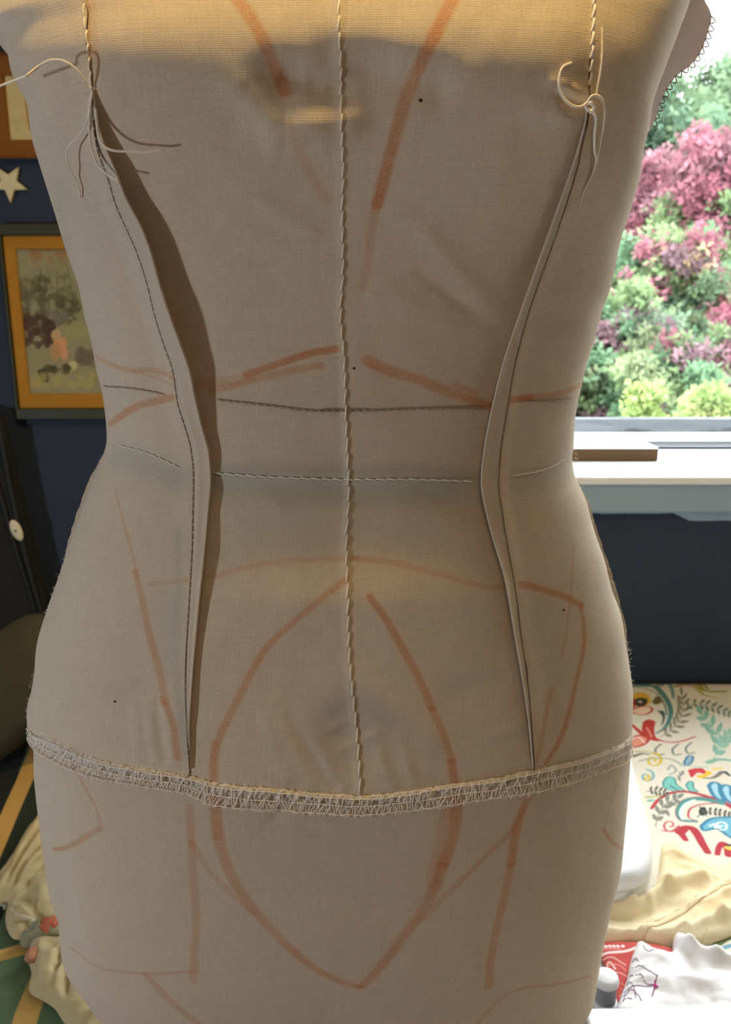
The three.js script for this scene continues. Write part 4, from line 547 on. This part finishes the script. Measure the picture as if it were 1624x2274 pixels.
// left: checked blanket, beige garment, dark cushion, long dark bag, two pictures, a star
{
  const x0 = -1.02, x1 = -0.18, z0 = FZ0 + 0.01, z1 = -0.655, S = 1024, y = BED + 0.003;
  const at = ([a, b]) => { const p = atY(a, b, y); return [(p.x - x0) / (x1 - x0) * S, (p.z - z0) / (z1 - z0) * S]; };
  const tex = canvasTexture(canvas(S, S, (c) => {
    c.fillStyle = '#5d7350'; c.fillRect(0, 0, S, S);
    const stripe = (A, B, w, col) => { const p = at(A), q = at(B), d = [q[0] - p[0], q[1] - p[1]], L = Math.hypot(...d); c.strokeStyle = col; c.lineWidth = w; c.beginPath(); c.moveTo(p[0] - d[0] / L * 3000, p[1] - d[1] / L * 3000); c.lineTo(p[0] + d[0] / L * 3000, p[1] + d[1] / L * 3000); c.stroke(); };
    stripe([58, 1500], [-100, 1860], 130, '#141713'); stripe([110, 1700], [0, 1960], 52, '#20291c'); stripe([70, 1700], [0, 1862], 30, '#c49a52');
    stripe([-60, 1990], [120, 1930], 44, '#171a15'); stripe([-60, 2145], [40, 2117], 24, '#cda75c'); stripe([75, 2222], [52, 2274], 30, '#cda75c');
    const r = rng(5); for (let i = 0; i < 26000; i++) { c.fillStyle = `rgba(${r() < 0.5 ? '20,24,18' : '190,190,150'},0.05)`; c.fillRect(r() * S, r() * S, 1 + 4 * r(), 1 + r()); }
  }), THREE.ClampToEdgeWrapping);
  const g = clothPatch([[x0, z0], [x1, z0 + 0.02], [x1 - 0.02, z1 - 0.01], [x0, z1]], BED, { plan: true, cell: 0.012, th: 0.004, crumple: 0.003, crumpleSize: 0.2, seed: 6 });
  const p = g.attributes.position, u = g.attributes.uv; for (let i = 0; i < p.count; i++) u.setXY(i, (p.getX(i) - x0) / (x1 - x0), 1 - (p.getZ(i) - z0) / (z1 - z0));
  clothThing('blanket', 'green and black blanket with wide tan stripes at the left', 'blanket', g, std({ map: tex, roughness: 1, bumpMap: rep(weave, 14, 12), bumpScale: 0.0004, side: THREE.DoubleSide }), 'blanket_cloth');
}
{
  const linen = cloth(192, 174, 130, { bumpScale: 0.0003 }), coral = cloth(204, 112, 82), shadedLinen = cloth(140, 138, 108);
  const gU = clothPatch([[120, 1780], [86, 1812], [55, 1855], [20, 1915], [-40, 2000], [-40, 2030], [14, 2010], [12, 2040], [15, 2062], [28, 2085], [46, 2088], [66, 2074], [84, 2058], [110, 2064], [140, 2080], [190, 2060], [200, 1900]], BED + 0.011, { cell: 0.003, th: 0.01, edge: 0.007, crumple: 0.006, crumpleSize: 0.028, seed: 15, folds: [[0.0045, 0.010, [88, 1822], [0, 1985]], [0.0045, 0.010, [96, 1850], [10, 1990]], [0.004, 0.010, [104, 1880], [26, 1985]], [0.004, -0.006, [92, 1838], [4, 1990]], [0.004, -0.006, [100, 1866], [16, 1995]], [0.004, -0.005, [110, 1905], [50, 1975]], [0.004, 0.009, [112, 1900], [44, 1975]], [0.0035, 0.007, [24, 2016], [46, 2032], [80, 2046]], [0.003, -0.007, [34, 2041], [62, 2048]], [0.008, 0.008, [80, 1960], [100, 2020]]] });
  const o = clothThing('linen_blouse', 'crumpled beige linen blouse with coral embroidery on the checked blanket', 'blouse', gU, linen, 'bodice_cloth');
  const gL = clothPatch([[70, 2100], [62, 2120], [64, 2140], [70, 2160], [68, 2180], [64, 2200], [74, 2212], [100, 2226], [124, 2244], [142, 2272], [180, 2310], [300, 2310], [260, 2200], [190, 2100], [140, 2088], [100, 2090]], BED + 0.011, { cell: 0.003, th: 0.012, edge: 0.008, crumple: 0.006, crumpleSize: 0.024, seed: 25, folds: [[0.007, 0.008, [90, 2110], [84, 2200]], [0.003, -0.010, [134, 2112], [124, 2160], [112, 2200]], [0.003, -0.009, [148, 2160], [148, 2220]], [0.007, 0.008, [118, 2130], [120, 2220]], [0.004, 0.008, [150, 2250], [200, 2230]], [0.004, 0.008, [170, 2275], [220, 2255]]] });
  mesh('skirt_cloth', into(o, gL), linen, o);
  const gW = clothPatch([[52, 2082], [72, 2066], [90, 2052], [120, 2062], [150, 2078], [140, 2094], [100, 2096], [70, 2104], [56, 2106], [44, 2096], [46, 2088]], BED + 0.013, { cell: 0.0022, th: 0.01, edge: 0.004, crumple: 0.008, crumpleSize: 0.016, seed: 35 });
  mesh('waistband', into(o, gW), shadedLinen, o).userData.label = 'gathered waistband with shadow put into its greyish green colour';  // beige cloth; the dark shadow at the gathers is painted into its colour
  const blob = (x, y, rx, rz, h, n) => { const c = atY(x, y, BED + 0.024), g = new THREE.SphereGeometry(1, 24, 14); const p = g.attributes.position; for (let i = 0; i < p.count; i++) { const k = 1 + 0.35 * (vnoise(p.getX(i) * 3 + n, p.getZ(i) * 3, n) - 0.5); p.setXYZ(i, c.x + p.getX(i) * rx * k, c.y + p.getY(i) * h * k, c.z + p.getZ(i) * rz * k); } g.computeVertexNormals(); return into(o, g); };
  mesh('embroidered_flower', blob(109, 2056, 0.011, 0.010, 0.009, 3), coral, o).userData.label = 'coral embroidered flower'; mesh('embroidered_flower_001', blob(70, 2122, 0.0065, 0.010, 0.006, 5), cloth(198, 138, 104), o);
  const cord = [[24, 2014, 0.022], [34, 2026, 0.024], [50, 2034, 0.025], [66, 2040, 0.024], [78, 2048, 0.022]].map(([a, b, h]) => atY(a, b, BED + h)); mesh('drawstring', into(o, tube(cord, 0.0022, 40, 7)), cloth(222, 210, 176), o);
  mesh('cord_end', into(o, tube([[-4, 2012, 0.01], [4, 2009, 0.014], [12, 2014, 0.014], [8, 2020, 0.012]].map(([a, b, h]) => atY(a, b, BED + h)), 0.002, 24, 7)), cloth(150, 158, 136), o);
}
{
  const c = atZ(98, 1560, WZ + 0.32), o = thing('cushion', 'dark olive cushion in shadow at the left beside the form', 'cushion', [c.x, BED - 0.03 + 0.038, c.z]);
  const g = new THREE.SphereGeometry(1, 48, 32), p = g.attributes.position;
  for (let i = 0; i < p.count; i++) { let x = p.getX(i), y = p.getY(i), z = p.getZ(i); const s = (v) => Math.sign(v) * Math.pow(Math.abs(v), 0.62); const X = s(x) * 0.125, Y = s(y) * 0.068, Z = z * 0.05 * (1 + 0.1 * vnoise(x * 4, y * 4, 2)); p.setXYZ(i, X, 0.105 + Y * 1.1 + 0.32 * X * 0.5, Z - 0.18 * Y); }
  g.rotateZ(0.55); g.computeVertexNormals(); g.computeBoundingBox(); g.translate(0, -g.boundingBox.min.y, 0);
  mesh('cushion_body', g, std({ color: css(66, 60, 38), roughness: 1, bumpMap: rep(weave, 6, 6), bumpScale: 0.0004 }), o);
}
{
  const z = WZ + 0.045, P = [[-90, 900], [6, 925], [40, 1080], [80, 1240], [125, 1420], [150, 1520], [-90, 1540]].map(([a, b]) => atZ(a, b, z)), base = P[5];
  const o = thing('padded_bag', 'long black padded bag with raised seams leaning in the dark corner', 'bag', [P[6].x, BED + 0.005, z]);
  const s = new THREE.Shape(P.map((p) => new THREE.Vector2(p.x - P[6].x, Math.max(0.012, p.y - BED - 0.005)))), g = new THREE.ExtrudeGeometry(s, { depth: 0.012, bevelEnabled: true, bevelThickness: 0.012, bevelSize: 0.012, bevelOffset: -0.012, bevelSegments: 5 });
  g.translate(0, 0, -0.012);
  const dark = std({ color: css(26, 25, 24), roughness: 0.9 }); mesh('bag_body', g, dark, o);
  const L = (pts) => pts.map(([a, b]) => { const p = atZ(a, b, z + 0.012); return V(p.x - P[6].x, p.y - BED - 0.005, 0.0125); });
  mesh('raised_seam', tube(L([[2, 960], [20, 1060], [46, 1180], [76, 1300], [104, 1390]]), 0.006, 40, 8), std({ color: css(12, 12, 12), roughness: 0.6 }), o);
  mesh('raised_seam_001', tube(L([[-18, 1020], [8, 1120], [40, 1230], [66, 1310], [92, 1400]]), 0.005, 40, 8), std({ color: css(12, 12, 12), roughness: 0.6 }), o);
  const t = atZ(36, 1178, z + 0.02), tagG = new THREE.SphereGeometry(1, 32, 20).scale(0.0098, 0.0195, 0.0035).rotateZ(0.32).translate(t.x - P[6].x, t.y - BED - 0.005, 0.019);
  const eye = new THREE.CylinderGeometry(0.002, 0.002, 0.009, 12).rotateX(Math.PI / 2).translate(t.x - P[6].x, t.y - BED - 0.005, 0.019);
  const tg = mesh('oval_tag', tagG, std({ color: css(214, 204, 176), roughness: 0.5 }), o); tg.userData.label = 'pale oval tag with a dark eyelet'; mesh('eyelet', eye, dark, tg);
}
function picture(label, z, outer, inner, lip, gold, draw, dark) {   // frames hang flat on the wall; sizes measured on it
  const c = atZ((outer[0] + outer[2]) / 2, (outer[1] + outer[3]) / 2, z), o = thing('framed_picture', label, 'picture', [c.x, c.y, WZ + 0.001]);
  const R = (a) => { const p = atZ(a[0], a[1], z), q = atZ(a[2], a[3], z); return [p.x - c.x, q.y - c.y, q.x - c.x, p.y - c.y]; };
  const ring = (A, B, d, r) => mergeGeometries([box(A[0], A[2], A[1], B[1], 0, d, r), box(A[0], A[2], B[3], A[3], 0, d, r), box(A[0], B[0], B[1] - r, B[3] + r, 0, d, r), box(B[2], A[2], B[1] - r, B[3] + r, 0, d, r)].map(plain));
  const A = R(outer), B = R(lip), C = R(inner);
  mesh('outer_frame', ring(A, B, 0.016, 0.002).translate(0, 0, 0.002), dark, o); mesh('gilt_frame', ring(B, C, 0.008, 0.002).translate(0, 0, 0.004), gold, o);
  const w = C[2] - C[0], h = C[3] - C[1], art = mesh('artwork', new THREE.BoxGeometry(w + 0.004, h + 0.004, 0.003).translate((C[0] + C[2]) / 2, (C[1] + C[3]) / 2, 0.005), std({ map: canvasTexture(canvas(512, Math.round(512 * h / w), draw), THREE.ClampToEdgeWrapping), roughness: 0.7 }), o);
  return o;
}
const gilt = std({ color: css(230, 164, 60), roughness: 0.42, metalness: 0.25, bumpMap: rep(wallGrain, 10, 10), bumpScale: 0.0006 }), giltBrown = std({ color: css(176, 112, 44), roughness: 0.5, metalness: 0.15, bumpMap: rep(wallGrain, 10, 10), bumpScale: 0.0006 }), oliveLip = std({ color: css(46, 50, 22), roughness: 0.6 });
picture('gilt framed picture of misty woodland figures, the lower of two', WZ + 0.014, [-6, 497, 400, 931], [32, 553, 366, 875], [4, 522, 394, 907], gilt, (c, w, h) => {
  c.fillStyle = '#8f8a66'; c.fillRect(0, 0, w, h); const r = rng(40), X = (v) => (v - 32) / 334 * w, Y = (v) => (v - 553) / 322 * h;
  const dab = (x, y, rx, ry, col, a, n = 30) => { for (let i = 0; i < n; i++) { c.fillStyle = col + a + ')'; c.beginPath(); c.ellipse(X(x) + (r() - 0.5) * 2 * rx * w / 334, Y(y) + (r() - 0.5) * 2 * ry * h / 322, (3 + 8 * r()) * w / 334, (3 + 9 * r()) * h / 322, r() * 3, 0, 7); c.fill(); } };
  dab(60, 580, 60, 24, 'rgba(150,142,110,', 0.4, 60); dab(110, 570, 40, 20, 'rgba(150,104,56,', 0.3, 30); dab(200, 640, 170, 60, 'rgba(130,130,94,', 0.3, 200); dab(60, 660, 40, 40, 'rgba(84,78,48,', 0.4, 50); dab(110, 640, 50, 30, 'rgba(92,86,52,', 0.35, 50); dab(65, 730, 34, 34, 'rgba(70,46,24,', 0.6, 60); dab(95, 720, 14, 12, 'rgba(64,44,26,', 0.6, 20); dab(145, 690, 26, 26, 'rgba(80,80,44,', 0.5, 40); dab(120, 700, 20, 12, 'rgba(120,112,100,', 0.4, 20); dab(165, 730, 30, 16, 'rgba(150,148,96,', 0.5, 40);
  dab(112, 742, 5, 6, 'rgba(186,156,110,', 0.8, 10); dab(118, 770, 9, 18, 'rgba(206,148,102,', 0.8, 26); dab(106, 780, 8, 16, 'rgba(176,136,92,', 0.6, 16); dab(140, 812, 8, 5, 'rgba(190,180,130,', 0.8, 10); dab(175, 790, 18, 16, 'rgba(104,92,74,', 0.6, 30); dab(110, 815, 30, 6, 'rgba(72,64,32,', 0.5, 24); dab(72, 830, 5, 10, 'rgba(64,60,26,', 0.7, 10); dab(120, 845, 80, 16, 'rgba(168,156,92,', 0.4, 70); dab(280, 760, 80, 90, 'rgba(110,108,66,', 0.4, 150);
  for (let i = 0; i < 26; i++) { c.strokeStyle = 'rgba(70,62,36,0.5)'; c.lineWidth = 1 + 2.5 * r(); const x = X(60 + 300 * r()); c.beginPath(); c.moveTo(x, Y(690)); c.quadraticCurveTo(x + 20 * (r() - 0.5), Y(640), x + 60 * (r() - 0.5), Y(580 + 40 * r())); c.stroke(); }
}, oliveLip);
picture('brown framed picture with a cream mount, the upper of two', WZ + 0.014, [-40, 118, 330, 350], [4, 166, 300, 310], [-38, 120, 328, 348.5], giltBrown, (c, w, h) => {
  c.fillStyle = '#cfbd86'; c.fillRect(0, 0, w, h); c.fillStyle = '#a4742c'; c.fillRect(0, 0, w * 0.02, h); const X = (v) => (v - 4) / 296 * w, Y = (v) => (v - 166) / 144 * h;
  c.fillStyle = '#8c4a22'; c.fillRect(X(54), Y(235), X(200) - X(54), Y(285) - Y(235)); c.fillStyle = '#b98a3c'; c.fillRect(X(50), Y(200), X(60) - X(50), Y(270) - Y(200)); const r = rng(2); for (let i = 0; i < 300; i++) { c.fillStyle = `rgba(160,130,70,${0.1 * r()})`; c.beginPath(); c.ellipse(r() * w, r() * h, 4 + 14 * r(), 4 + 12 * r(), 0, 0, 7); c.fill(); }
}, giltBrown);
{
  const c = atZ(18, 406, WZ + 0.01), o = thing('wall_star', 'cream five pointed star on the navy wall between the two pictures', 'star', [c.x, c.y, WZ + 0.0008]), pts = [];
  for (let i = 0; i < 10; i++) { const a = -0.33 + i * Math.PI / 5, r = (i % 2 ? 14 : 36) / FPX * 1.44; pts.push(new THREE.Vector2(Math.cos(a) * r, Math.sin(a) * r)); }
  mesh('star_body', new THREE.ExtrudeGeometry(new THREE.Shape(pts), { depth: 0.003, bevelEnabled: true, bevelThickness: 0.0025, bevelSize: 0.003, bevelOffset: -0.001, bevelSegments: 3 }).translate(0, 0, 0.003), std({ color: css(214, 202, 160), roughness: 0.8 }), o);
}
// ---------------------------------------------------------------- outdoors: autumn trees on a slope
{
  const ground = grid(40, 40, (u, v) => { const x = lerp(-30, 50, u), z = lerp(-1.75, -60, v); return V(x, -2.2 + 0.035 * Math.max(0, -z - 6) + 0.5 * (fbm(x / 6, z / 6, 3) - 0.5), z); });
  struct('ground', ground, std({ color: css(74, 92, 50), roughness: 1 }));
  const groundY = (x, z) => -2.2 + 0.035 * Math.max(0, -z - 6) + 0.5 * (fbm(x / 6, z / 6, 3) - 0.5);
  // one leaf spray: five small blades, folded a little along their ribs
  const leafGeo = (() => { const pos = [], idx = []; const r = rng(6); for (let k = 0; k < 5; k++) { const a = k * 1.256 + r(), tilt = (r() - 0.5) * 1.4, m = new THREE.Matrix4().makeRotationFromEuler(new THREE.Euler(tilt, a, (r() - 0.5) * 1.2)), n = pos.length / 3; for (const p of [[0.1, 0, 0], [0.55, 0.1, 0.26], [1, 0, 0], [0.55, 0.1, -0.26], [0.55, -0.02, 0]]) { const q = V(...p).applyMatrix4(m); pos.push(q.x, q.y, q.z); } idx.push(n, n + 4, n + 1, n + 1, n + 4, n + 2, n, n + 3, n + 4, n + 4, n + 3, n + 2); } const g = new THREE.BufferGeometry(); g.setAttribute('position', new THREE.BufferAttribute(new Float32Array(pos), 3)); g.setIndex(idx); g.computeVertexNormals(); return g; })();
  const leafMat = new THREE.MeshPhysicalMaterial({ color: 0xffffff, roughness: 0.9, specularIntensity: 0.15, transmission: 0.4, thickness: 0, side: THREE.DoubleSide });
  const bark = std({ color: css(64, 54, 46), roughness: 1 });
  const dummy = new THREE.Object3D(), col = new THREE.Color();
  function tree(name, label, category, x, z, h, cr, palette, { clumps = 60, leaves = 60, size = 0.085, seed = 1, low = 0.25, clumpR = 0.32, group } = {}) {
    const r = rng(seed * 97 + 5), gy = groundY(x, z), o = thing(name, label, category, [x, gy, z], 0, group), wood = [], centres = [];
    const top = h - cr[1];
    for (let i = 0; i < clumps; i++) { let p; do p = V(2 * r() - 1, 2 * r() - 1, 2 * r() - 1); while (p.length() > 1); const k = 0.55 + 0.45 * r(); p.normalize().multiplyScalar(Math.pow(r(), 0.4) * k + (1 - k)); centres.push(V(p.x * cr[0], Math.max(h * low, h - cr[1] + p.y * cr[1]), p.z * cr[0])); }
    wood.push(tube([V(0, -0.2, 0), V(0.05, h * 0.3, 0.03), V(-0.04, h * 0.6, 0), V(0, h * 0.88, 0)], 0.035 + 0.012 * h, 14, 8));
    for (let i = 0; i < centres.length; i += 3) { const c = centres[i], y = Math.min(c.y * 0.75, h * 0.8); wood.push(tube([V(0, y * 0.8, 0), V(c.x * 0.5, y + (c.y - y) * 0.4, c.z * 0.5), c], 0.014 + 0.003 * h, 6, 5)); }
    mesh('trunk', wood, bark, o);
    const inst = new THREE.InstancedMesh(leafGeo, leafMat, clumps * leaves); inst.name = 'foliage'; inst.userData.kind = 'stuff'; inst.castShadow = inst.receiveShadow = true;
    for (let i = 0, n = 0; i < clumps; i++) { const c = centres[i], tint = palette[Math.floor(r() * palette.length)], br = 0.75 + 0.5 * r();
      for (let k = 0; k < leaves; k++, n++) { const q = V(r() + r() + r() - 1.5, r() + r() + r() - 1.5, r() + r() + r() - 1.5).multiplyScalar(clumpR * 0.95); dummy.position.copy(c).add(q.setY(q.y * 0.7)); dummy.rotation.set(r() * 6.3, r() * 6.3, r() * 6.3); dummy.scale.setScalar(size * (0.7 + 0.7 * r())); dummy.updateMatrix(); inst.setMatrixAt(n, dummy.matrix); inst.setColorAt(n, col.setRGB(tint[0] * br, tint[1] * br, tint[2] * br).multiplyScalar(0.8 + 0.4 * r())); } }
    o.add(inst);
  }
  const G1 = [[0.075, 0.13, 0.075], [0.09, 0.14, 0.07], [0.06, 0.11, 0.07]], G2 = [[0.1, 0.15, 0.06], [0.075, 0.14, 0.07], [0.12, 0.15, 0.07]], RED = [[0.15, 0.05, 0.065], [0.125, 0.035, 0.05], [0.17, 0.075, 0.09], [0.11, 0.045, 0.055]], PUR = [[0.1, 0.055, 0.065], [0.12, 0.065, 0.075], [0.08, 0.045, 0.055], [0.07, 0.09, 0.06]], MIX = [[0.09, 0.14, 0.07], [0.075, 0.13, 0.07], [0.16, 0.06, 0.06], [0.2, 0.14, 0.07]], LIME = [[0.2, 0.26, 0.07], [0.24, 0.27, 0.09], [0.17, 0.24, 0.07]], ORA = [[0.17, 0.11, 0.06], [0.15, 0.13, 0.07]];
  for (const P of [G1, G2, RED, PUR, MIX, LIME, ORA]) for (const p of P) { const m = (p[0] + p[1] + p[2]) / 3; for (let k = 0; k < 3; k++) p[k] = (p[k] * 0.85 + m * 0.15) * (P === RED || P === PUR ? 1.6 : 1.3); }   // pale, hazy autumn colours
  const dirX = (px) => (px - W / 2) / FPX;
  const place = (px, d) => [dirX(px) * d * 1.0, -d];
  const T = (name, label, cat, px, topPy, d, cr, pal, o) => { const [x, z] = place(px, d); tree(name, label, cat, x, z, atZ(px, topPy, z).y - groundY(x, z), cr, pal, o); };
  T('green_tree', 'tall pale green tree at the back, beside the form', 'tree', 1365, 165, 20, [2.2, 2.6], G1, { clumps: 130, leaves: 70, size: 0.17, seed: 1, clumpR: 0.6 });
  T('green_tree', 'tall green tree rising behind the red maple', 'tree', 1570, 120, 26, [2.6, 3.4], G1, { clumps: 150, leaves: 70, size: 0.19, seed: 2, clumpR: 0.65 });
  T('green_tree', 'green tree at the far right beyond the window', 'tree', 1840, 180, 20, [2.2, 2.6], G2, { clumps: 110, leaves: 60, size: 0.17, seed: 3, clumpR: 0.6 });
  T('green_tree', 'green tree hidden mostly behind the form', 'tree', 1120, 170, 26, [2.6, 3.0], G1, { clumps: 110, leaves: 60, size: 0.19, seed: 4, clumpR: 0.65 });
  T('red_maple', 'bright red maple in the upper middle of the window', 'tree', 1550, 290, 13.2, [0.75, 1.15], [...RED, ...RED, G2[0]], { clumps: 64, leaves: 70, size: 0.1, seed: 5, clumpR: 0.3 });
  T('red_maple', 'red maple at the right end of the window view', 'tree', 1680, 235, 15.6, [0.8, 1.3], [...RED, ...RED, G1[0]], { clumps: 70, leaves: 70, size: 0.1, seed: 6, clumpR: 0.34 });
  T('red_maple', 'small crimson tree peeping out beside the form', 'tree', 1420, 345, 16, [0.75, 0.8], RED, { clumps: 50, leaves: 60, size: 0.1, seed: 7, clumpR: 0.32 });
  T('mixed_tree', 'green tree with reddening branches below the red maple', 'tree', 1462, 500, 10.8, [0.85, 1.25], [...MIX, ...G2, ...G2, RED[0], PUR[0]], { clumps: 100, leaves: 70, size: 0.085, seed: 8, clumpR: 0.24 });
  T('purple_tree', 'purplish red bush in the lower right of the window', 'tree', 1625, 690, 9, [0.5, 0.8], [...PUR, ...RED, G2[0]], { clumps: 50, leaves: 70, size: 0.085, seed: 9, clumpR: 0.22 });
  T('mixed_tree', 'green and orange tree at the right edge of the window', 'tree', 1650, 560, 12, [0.7, 0.9], [...ORA, ...G2, ...G2, ...G1, PUR[1], RED[1]], { clumps: 64, leaves: 70, size: 0.085, seed: 10, clumpR: 0.24 });
  T('green_bush', 'loose mid green bush in the lower middle of the window', 'bush', 1490, 735, 7.6, [0.5, 0.75], [...G2, ...G2, RED[0], PUR[0]], { clumps: 64, leaves: 80, size: 0.07, seed: 11, clumpR: 0.17 });
  T('purple_tree', 'dull purple bush low beside the form', 'tree', 1375, 640, 8.8, [0.55, 0.9], [...PUR, ...G2], { clumps: 60, leaves: 70, size: 0.08, seed: 12, clumpR: 0.2 });
  T('green_bush', 'green bush hidden low behind the form', 'bush', 1130, 600, 9, [0.7, 1.2], G2, { clumps: 60, leaves: 70, size: 0.085, seed: 13, clumpR: 0.28 });
  T('lime_shrub', 'yellow green shrub above the wooden board', 'bush', 1430, 868, 4.6, [0.1, 0.3], LIME, { clumps: 22, leaves: 60, size: 0.045, seed: 14, clumpR: 0.07, low: 0.6 });
  T('lime_shrub', 'yellow green shrub at the right corner of the window', 'bush', 1570, 835, 4.4, [0.16, 0.35], LIME, { clumps: 34, leaves: 60, size: 0.045, seed: 15, clumpR: 0.08, low: 0.6 });
}

// ---------------------------------------------------------------- the lamps
function lamp(spec, o, radius, glow) {
  const b = mesh('bulb', new THREE.SphereGeometry(radius, 32, 20), new THREE.MeshStandardMaterial({ color: 0x000000, emissive: new THREE.Color(...spec.color), emissiveIntensity: glow, roughness: 1 }), o); b.castShadow = false;
  const c = new THREE.Color(...spec.color), l = new THREE.PointLight(c, spec.power);
  l.shadow.radius = spec.size; l.castShadow = true; l.name = 'bulb_light'; o.add(l);
  return b;
}
{
  const o = thing('pendant_lamp', 'warm bulb in a dark shade on a cord above the dress form', 'lamp', PENDANT.at), y = 2.5 - PENDANT.at[1], dark = std({ color: css(40, 38, 36), metalness: 0.4, roughness: 0.5, side: THREE.DoubleSide });
  lamp(PENDANT, o, 0.05, 5);
  mesh('shade', new THREE.LatheGeometry([[0.02, 0.085], [0.05, 0.075], [0.085, 0.03], [0.1, -0.05], [0.102, -0.05], [0.088, 0.032], [0.052, 0.079], [0.02, 0.089]].map((p) => new THREE.Vector2(...p)), 48), dark, o);
  mesh('socket', new THREE.CylinderGeometry(0.018, 0.02, 0.06, 24).translate(0, 0.066, 0), dark, o); mesh('cord', new THREE.CylinderGeometry(0.003, 0.003, y - 0.096, 10).translate(0, 0.096 + (y - 0.096) / 2, 0), std({ color: css(30, 30, 30) }), o);
}
{
  const o = thing('daylight_stand_in', 'added white globe lamp standing in for window daylight from the left', 'lamp', KEY.at); lamp(KEY, o, 0.048, 6);
  const metal = std({ color: css(70, 66, 60), metalness: 0.7, roughness: 0.4 }), y = KEY.at[1];
  mesh('pole', new THREE.CylinderGeometry(0.01, 0.01, y - 0.08, 20).translate(0, -y / 2 - 0.02, 0), metal, o); mesh('lamp_base', new THREE.LatheGeometry([[0, 0.0005], [0.13, 0.0005], [0.135, 0.01], [0.02, 0.03], [0.011, 0.04], [0, 0.04]].map((p) => new THREE.Vector2(...p)), 40).translate(0, -y, 0), metal, o);
}
for (const [spec, label] of [[FILL_BACK, 'added warm fill globe behind the camera'], [FILL_BACK2, 'added warm fill globe above the daybed']]) {  // both globes are added only as warm fill light
  const o = thing('added_fill_lamp', label, 'lamp', spec.at); lamp(spec, o, 0.1, 2);
  mesh('fill_lamp_mount', new THREE.CylinderGeometry(0.05, 0.06, 2.5 - spec.at[1] - 0.098, 32).translate(0, 0.098 + (2.5 - spec.at[1] - 0.098) / 2, 0), M.white, o);
}
scene.traverse((o) => { if (o.userData.off) delete o.userData.off; });
renderer.render(scene, camera);
